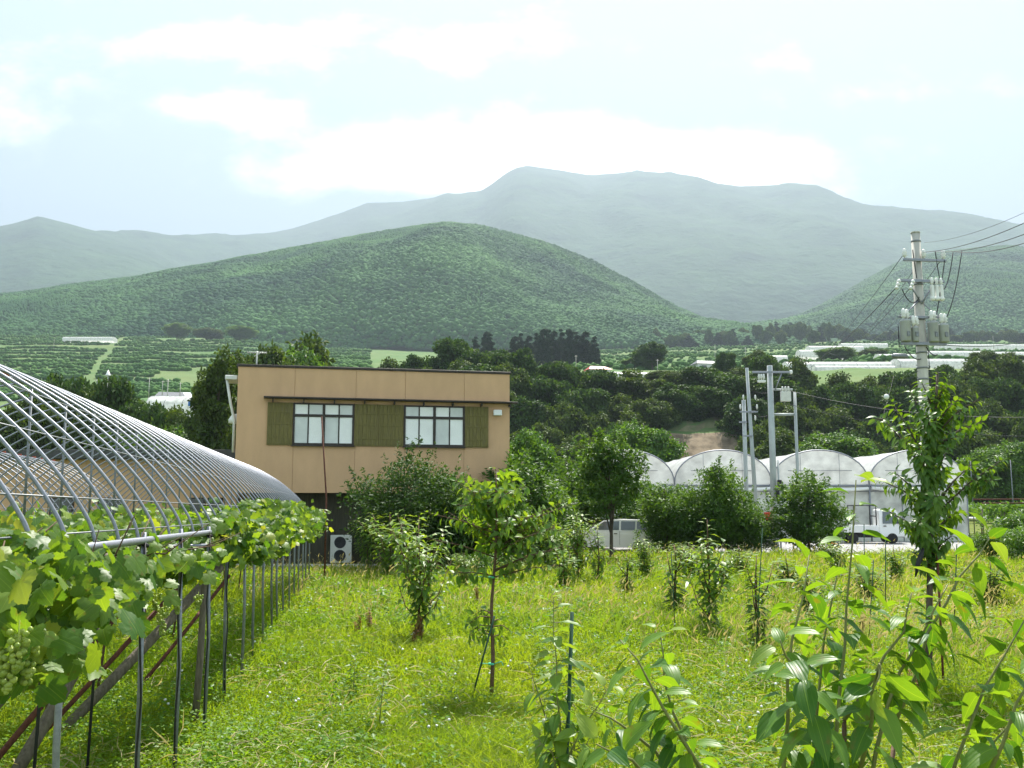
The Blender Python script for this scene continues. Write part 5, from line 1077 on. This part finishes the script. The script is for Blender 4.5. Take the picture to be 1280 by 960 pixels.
for k in range(46):
    a_ = random.uniform(0, 6.28); z0 = random.uniform(.50, .88)*TZ; L_ = random.uniform(.5, .9)*(1.1 if z0 < .7*TZ else .75); o_ = Vector((math.cos(a_), math.sin(a_), random.uniform(.0, .75)))
    st.append(([Vector((.04, 0, z0)), Vector((.04, 0, z0))+o_*L_*.5, Vector((.04, 0, z0))+o_*L_-Vector((0, 0, .06))], random.randint(18, 26)))
st.append((tr_[3:], 18)); 
for k in range(9): 
    a_ = random.uniform(0, 6.28); z0 = random.uniform(.24, .46)*TZ; st.append(([Vector((0, 0, z0)), Vector((math.cos(a_)*.14, math.sin(a_)*.14, z0+.02)), Vector((math.cos(a_)*.26, math.sin(a_)*.26, z0-.06))], 8))
yt = shaped_tree('young_tree', bs, 'young tree with round leafy head tied by green bands in mid field', st, .118, 'ovate', LF['sapling'], trunk=tr_, rtrunk=.026)
for z in (.42, 1.42): mb = MB(); mb.lathe([(.035, z-.012), (.04, z), (.035, z+.012)], (0, 0, 0), 10); mb.tube([(.03, 0, z), (.12, -.02, z+.03), (.14, -.02, z-.02)], .006, 5); mb.tube([(-.03, 0, z), (-.14, -.02, z+.01)], .005, 5); mb.build('tie_band', MT['greentie'], yt)
stake(618, 770, 590, 872, D3-.15, 'green stake leaning against the tied young tree', .011); stake(715, 765, 708, 960, 4.9, 'green stake beside the low near sapling', .010)
stake(1107, 672, 1107, 770, 20, 'thin dark stake before the truck wheel', .010); stake(1080, 655, 1081, 760, 21, 'thin dark stake left of the one before the truck', .010); stake(953, 660, 946, 800, 14.5, 'thin green stake at the sapling below the thick pole', .007); stake(1196, 680, 1194, 740, 18, 'short thin stake right of the tall tree', .01)
stake(1092, 700, 1086, 800, 15, 'thin green stake in the grass before the road', .007); stake(839, 690, 843, 770, 16, 'thin stake at the dark tufted sapling', .007)

# the tall tree on the right
D4 = G(1161, 868).y; bs = P(1161, 868, D4); bs.z = 0; T4 = P(1172, 462, D4).z
q4 = lambda px, py, dy=0: P(px, py, D4+dy) - bs
trk = [Vector((0, 0, 0)), q4(1161, 790), q4(1163, 700), q4(1163, 620), q4(1168, 540), q4(1172, 465)]; st = [([trk[3], trk[4], trk[5]], 24)]
for (x0, y0, x1, y1, dy, n) in ((1163, 600, 1108, 528, -.3, 16), (1110, 535, 1096, 524, -.3, 5), (1164, 590, 1116, 505, .3, 20), (1168, 560, 1226, 528, .3, 16), (1164, 640, 1100, 600, .2, 14), (1166, 560, 1140, 492, -.2, 22), (1167, 540, 1196, 500, .2, 18), (1167, 545, 1222, 500, -.2, 16), (1168, 520, 1152, 478, 0, 14), (1169, 510, 1185, 480, .1, 12), (1163, 650, 1252, 575, -.3, 30), (1205, 615, 1240, 600, -.3, 14), (1163, 640, 1215, 580, .3, 20), (1163, 660, 1130, 610, .3, 20), (1163, 640, 1118, 590, -.2, 16),
        (1163, 680, 1112, 640, -.3, 20), (1163, 690, 1135, 660, .3, 18), (1163, 670, 1200, 640, .3, 20), (1163, 700, 1190, 670, -.2, 16), (1163, 620, 1185, 560, -.4, 22), (1163, 630, 1150, 560, -.4, 24), (1164, 600, 1180, 590, .5, 18), (1163, 715, 1140, 690, 0, 14), (1162, 720, 1182, 700, .2, 12), (1162, 730, 1172, 715, .2, 10), (1163, 660, 1170, 620, -.5, 20), (1163, 610, 1140, 545, .4, 22), (1166, 570, 1160, 520, -.3, 20), (1166, 570, 1196, 545, -.3, 16), (1163, 690, 1150, 650, -.4, 18)):
    a_ = q4(x0, y0); b_ = q4(x1, y1, dy); m_ = a_.lerp(b_, .55)+Vector((0, 0, .05)); st.append(([a_, m_, b_], n))
shaped_tree('tall_tree', bs, 'tall narrow cherry tree with drooping glossy leaves at right', st, .125, 'ovate', LF['tall'], 'tree', rtrunk=.05, trunk=trk, droop=1.1, stemm='bark', dens=2.4)
a_ = P(1166, 700, D4-.1); mb = MB(); mb.tube([(a_.x+.04, D4-.12, 0), (a_.x+.05, D4-.12, 1.7)], .014, 7); tag(mb.build('garden_stake', MT['rust']), 'brown stake beside the trunk of the tall cherry tree', 'stake', 'thin plant stakes in the field')
mb = MB(); q = P(1150, 700, D4-.2); mb.tube([q+Vector((.05, 0, .14)), q+Vector((.02, .02, .04)), q+Vector((-.03, 0, -.07)), q+Vector((-.06, .01, -.2))], [.012, .035, .028, .008], 7); tag(mb.build('black_sheet', MT['black'], None), 'scrap of black sheeting hanging on the tall cherry tree', 'sheet')

# ------------------------------------------------------------------ foreground shoots
def fore(name, lab, d, base, shoots, size, group='tall young pear saplings close to the camera', dens=2.6, lm='fore'):
    b_ = P(*base, d); b_.z = 0; st = []
    for pp, n in shoots:
        pts = [P(px, py, d+dy)-b_ for px, py, dy in pp]; sm_ = []
        for i in range(len(pts)-1): sm_ += [pts[i], pts[i].lerp(pts[i+1], .5)+Vector((random.uniform(-.01, .01), 0, 0))]
        st.append((sm_+[pts[-1]], n))
    root = [Vector((0, 0, 0))]
    tk = [Vector((0, 0, 0)), Vector((.01, 0, .45)), Vector((0, .02, .9)), st[0][0][0]]
    e = shaped_tree(name, b_, lab, st, size, 'ovate', LF[lm], 'sapling', group, rtrunk=.017, trunk=tk, droop=.75, stemm='stem', dens=dens, tipm=LF['tip'])
    mb = MB()
    for s_, n in st[1:]: mb.tube([tk[2], tk[2].lerp(s_[0], .5)+Vector((0, 0, -.03)), s_[0]], .006, 6)
    mb.build('branch', MT['stembrown'], e); return e
random.seed(21)
fore('young_sapling', 'many stemmed pear sapling with yellow tips filling the lower right', 2.35, (1055, 960), [
    ([(1045, 1010, 0), (1050, 860, 0), (1058, 760, .05), (1070, 600, .05)], 12), ([(975, 1010, -.1), (985, 900, -.1), (990, 800, -.1), (1012, 690, -.05)], 13), ([(1005, 1010, .15), (1020, 900, .15), (1030, 800, .2), (1050, 700, .2)], 12),
    ([(1085, 1000, 0), (1110, 880, .05), (1150, 800, .1), (1185, 730, .12)], 13), ([(1070, 980, -.15), (1090, 900, -.2), (1100, 830, -.22), (1092, 860, -.24)], 7), ([(1030, 980, -.2), (1020, 900, -.25), (1000, 840, -.3), (975, 800, -.33)], 8), ([(1120, 900, .2), (1160, 790, .25), (1200, 720, .25), (1240, 668, .3)], 11), ([(1055, 900, .1), (1090, 850, .1), (1130, 790, .1), (1140, 740, .1)], 8)], .086)
fore('young_sapling', 'pear shoot leaning in from the right picture edge', 2.5, (1190, 990), [([(1180, 1010, 0), (1215, 900, 0), (1255, 820, .05), (1300, 740, .1)], 12), ([(1190, 1000, .1), (1240, 930, .1), (1290, 880, .1)], 7), ([(1230, 980, -.2), (1270, 880, -.2), (1310, 800, -.2)], 6)], .086)
fore('young_sapling', 'pear shoot leaning left at the bottom centre', 2.4, (890, 1000), [([(900, 1010, 0), (850, 920, 0), (810, 850, .05), (775, 800, .08)], 13), ([(860, 1000, .1), (820, 940, .1), (775, 905, .1), (745, 890, .1)], 8), ([(900, 1010, .3), (860, 930, .35), (830, 850, .4), (825, 790, .4)], 8), ([(840, 1000, -.1), (790, 950, -.15), (745, 930, -.2)], 5)], .09)
fore('young_sapling', 'leafy low sapling with dark lower leaves beside green stake', 4.8, (705, 955), [([(704, 1000, 0), (700, 900, 0), (696, 830, 0), (692, 745, 0)], 26), ([(700, 960, .1), (680, 890, .1), (660, 830, .1)], 12), ([(704, 960, -.1), (735, 900, -.1), (760, 860, -.1)], 12), ([(704, 930, .2), (712, 860, .2), (715, 810, .2)], 12), ([(704, 985, -.1), (690, 940, -.1), (675, 930, -.1)], 12), ([(704, 985, .1), (715, 940, .1), (735, 930, .1)], 12)], .115, None, 1.5, 'sapling')

# ------------------------------------------------------------------ grass and weeds of the field
def field_pts(n, d0, d1, pw=1.0, margin=1.12, x0=None):
    u = RNG.random(n); d = (d0**(1-pw+1e-6) + u*(d1**(1-pw+1e-6)-d0**(1-pw+1e-6)))**(1/(1-pw+1e-6)) if abs(pw-1) > 1e-3 else d0*(d1/d0)**u
    x = RNG.uniform(-.56*margin, .56*margin, n)*d; return x, d
def ok_field(x, y):
    bad = ((y > 41.8+.04*x) & (x > -2)) | ((y > 32.9) & (x < .4) & (x > -12.6) & (y < 45)) | (y > 56)
    return ~bad
def gz(x, y): return .05*fbm(x*.3, y*.3, 3, 3) - .03
n = 380000; x, y = field_pts(n, 5.5, 56, 1.25); k = ok_field(x, y); x, y = x[k], y[k]; n = len(x)
cl_ = fbm(x*.35, y*.35, 50); ht = RNG.uniform(.10, .30, n)*(1+2.2*np.clip(cl_+.08, -.3, .6) + .9*np.clip(fbm(x*1.3, y*1.3, 77), -.3, .5))*np.clip(.75+y/45, .75, 1.5)
dr = np.stack([RNG.normal(0, .38, n), RNG.normal(0, .38, n), np.ones(n)], 1); nr = np.stack([RNG.normal(0, 1, n), RNG.normal(-.6, 1, n), RNG.normal(.2, .2, n)], 1)
w = RNG.uniform(.004, .010, n)*np.clip(y/12, .8, 3); d_ = unit(dr); b_ = unit(np.cross(d_, unit(nr))); p0 = np.stack([x, y, gz(x, y)], 1); lean = np.stack([RNG.normal(0, .35, n), RNG.normal(0, .35, n), np.zeros(n)], 1)*ht[:, None]
mid = p0 + d_*ht[:, None]*.6; tipp = p0 + d_*ht[:, None] + lean - np.array([0, 0, .12])*ht[:, None]
V = np.stack([p0-b_*w[:, None], p0+b_*w[:, None], mid+b_*w[:, None]*.7, mid-b_*w[:, None]*.7, tipp], 1).reshape(-1, 3); i0 = (np.arange(n)*5)[:, None]
F = np.concatenate([i0+np.array([0, 1, 2]), i0+np.array([0, 2, 3]), i0+np.array([3, 2, 4])])
tag(link('grass', npmesh('grass', V, F, LF['grass'])), 'long yellow green grass covering the orchard field', 'grass', kind='stuff')
n = 240000; x, y = field_pts(n, 5.5, 50, 1.35); k = ok_field(x, y) & (fbm(x*.25, y*.25, 70) > -.12 + RNG.normal(0, .08, n)); x, y = x[k], y[k]; n = len(x)
hh = np.abs(RNG.normal(0, .09, n))*(1+1.2*np.clip(fbm(x*.5, y*.5, 90), 0, 1)) + .04
V, F = leaves('kite', np.stack([x, y, gz(x, y)+hh], 1), np.concatenate([rdir(n)[:, :2], RNG.uniform(-.3, .5, (n, 1))], 1), np.concatenate([RNG.normal(0, .4, (n, 2)), np.ones((n, 1))], 1), RNG.uniform(.025, .06, n)*np.clip(y/14, .8, 2.2))
tag(link('ground_weeds', npmesh('ground_weeds', V, F, LF['herb'])), 'low broad leaved weeds growing through the grass', 'weeds', kind='stuff')
# taller leafy clumps standing out of the grass
cx_, cy_ = field_pts(900, 7, 44, 1.0); k = ok_field(cx_, cy_); cx_, cy_ = cx_[k], cy_[k]; per = 60; n = len(cx_)*per; rep = lambda a: np.repeat(a, per); sz_ = rep(RNG.uniform(.12, .34, len(cx_))); hh_ = rep(RNG.uniform(.18, .48, len(cx_)))
dd = rdir(n); rr = RNG.random(n)**.5; x = rep(cx_)+dd[:, 0]*rr*sz_; y = rep(cy_)+dd[:, 1]*rr*sz_; z = gz(x, y)+hh_*RNG.random(n)**.6*np.sqrt(np.clip(1-(rr*.8)**2, 0, 1))
V, F = leaves('kite', np.stack([x, y, z], 1), dd*np.array([1, 1, .3])+np.array([0, 0, .1]), np.concatenate([RNG.normal(0, .4, (n, 2)), np.ones((n, 1))], 1), RNG.uniform(.04, .085, n)*np.clip(y/16, .8, 1.8))
tag(link('weed_clumps', npmesh('weed_clumps', V, F, LF['orchard2'])), 'darker leafy weed clumps scattered through the grass', 'weeds', kind='stuff')
# dead stalks and dry blades lying in the grass
n = 9000; x, y = field_pts(n, 6.5, 40, 1.2); k = ok_field(x, y) & (fbm(x*.3, y*.3, 140) > -.05); x, y = x[k], y[k]; n = len(x); dd = rdir(n)*np.array([1, 1, .35]); dd[:, 2] = np.abs(dd[:, 2])
V, F = leaves('blade', np.stack([x, y, gz(x, y)+RNG.uniform(.08, .26, n)], 1), dd, rdir(n)*.5+np.array([0, 0, .6]), RNG.uniform(.12, .34, n)); P_ = V.reshape(-1, 5, 3); mid_ = (P_[:, 1:2]+P_[:, 3:4])/2; P_[:, 1:4] = mid_ + (P_[:, 1:4]-mid_)*.10
tag(link('dry_stalks', npmesh('dry_stalks', P_.reshape(-1, 3), F, LF['straw'])), 'dry straw coloured stalks lying through the grass', 'grass', kind='stuff')
# seeding straw-coloured grass, mostly in the middle of the field
n = 11000; x, y = field_pts(n, 9, 42, 1.0); k = ok_field(x, y) & (fbm(x*.2+3, y*.2, 120) + .10*((x > 0) & (y > 12)) > .02); x, y = x[k], y[k]; n = len(x); ht = RNG.uniform(.35, .75, n)
dr = np.stack([RNG.normal(.1, .22, n), RNG.normal(0, .22, n), np.ones(n)], 1); d_ = unit(dr); p0 = np.stack([x, y, gz(x, y)], 1); b_ = unit(np.cross(d_, np.array([[0, 1., 0]]))); w = .0018*np.clip(y/10, 1, 2.4); tp_ = p0+d_*ht[:, None]; sd_ = tp_ + d_*.10 + np.stack([RNG.normal(0, .05, n), RNG.normal(0, .05, n), -np.abs(RNG.normal(0, .03, n))], 1)
V = np.stack([p0-b_*w[:, None], p0+b_*w[:, None], tp_, tp_-b_*w[:, None]*2.2-d_*.04, tp_+b_*w[:, None]*2.2, sd_], 1).reshape(-1, 3); i0 = (np.arange(n)*6)[:, None]
F = np.concatenate([i0+np.array([0, 1, 2]), i0+np.array([3, 4, 5])]); tag(link('seeding_grass', npmesh('seeding_grass', V, F, LF['straw'])), 'pale seeding grass stalks scattered through the field', 'grass', kind='stuff')
# white clover and daisy heads
n = 260; x, y = field_pts(n, 9, 40, 1.0); k = ok_field(x, y); x, y = x[k], y[k]; n = len(x); V, F = blobs(np.stack([x, y, gz(x, y)+RNG.uniform(.2, .34, n)], 1), np.full(n, .016)*np.clip(y/12, 1, 2), np.full(n, .014), .2); tag(link('white_flowers', npmesh('white_flowers', V, F, MT['white'])), 'tiny white flower heads dotted over the grass', 'flowers', kind='stuff')
# rust coloured dock and taller weeds
def weed(px, py, h, lab, dock=True):
    p = G(px, py); e = empty('dock_weed' if dock else 'tall_weed', p, lab, 'weed', 'tall weeds in the grass'); mb = MB(); arr = []
    for s in range(3 if dock else 1):
        a_ = random.uniform(0, 6.28); t_ = Vector((math.cos(a_)*.08, math.sin(a_)*.08, h*random.uniform(.75, 1))); mb.tube([(0, 0, 0), t_*.5, t_], [.006, .005, .002], 5)
        arr.append(stem_leaves([Vector((0, 0, .05)), t_*.5, t_], 70 if dock else 46, 'kite', .035 if dock else .10, .1 if dock else .2, .8 if dock else .7, t0=.35 if dock else .1))
    mb.build('stem', MT['stembrown'] if dock else MT['stem'], e); A_ = [np.concatenate([q[k] for q in arr]) for k in range(5)]; link('seed_head' if dock else 'foliage', lmesh('foliage', 'kite' if dock else 'blade', *A_, LF['dock'] if dock else LF['sapling']), e)
for a_ in ((528, 812, .62, 'rust brown dock weed right at the foot of the bushy sapling'), (515, 818, .5, 'shorter brown dock weed left of the sapling foot'), (463, 796, .5, 'brown dock weed standing alone left in the grass'), (448, 800, .38, 'small brown dock weed beside the lone one'), (598, 760, .5, 'brown dock weed behind the tied young tree'), (1078, 800, .5, 'brown dock weed in the grass at right'), (1146, 880, .4, 'brown dock weed left of the tall tree foot')): weed(*a_)
weed(472, 925, .95, 'tall thistle like green weed in the near grass', False); weed(440, 880, .5, 'shorter green weed left of the thistle', False); weed(672, 838, .45, 'green leafy weed right of the tied young tree', False)
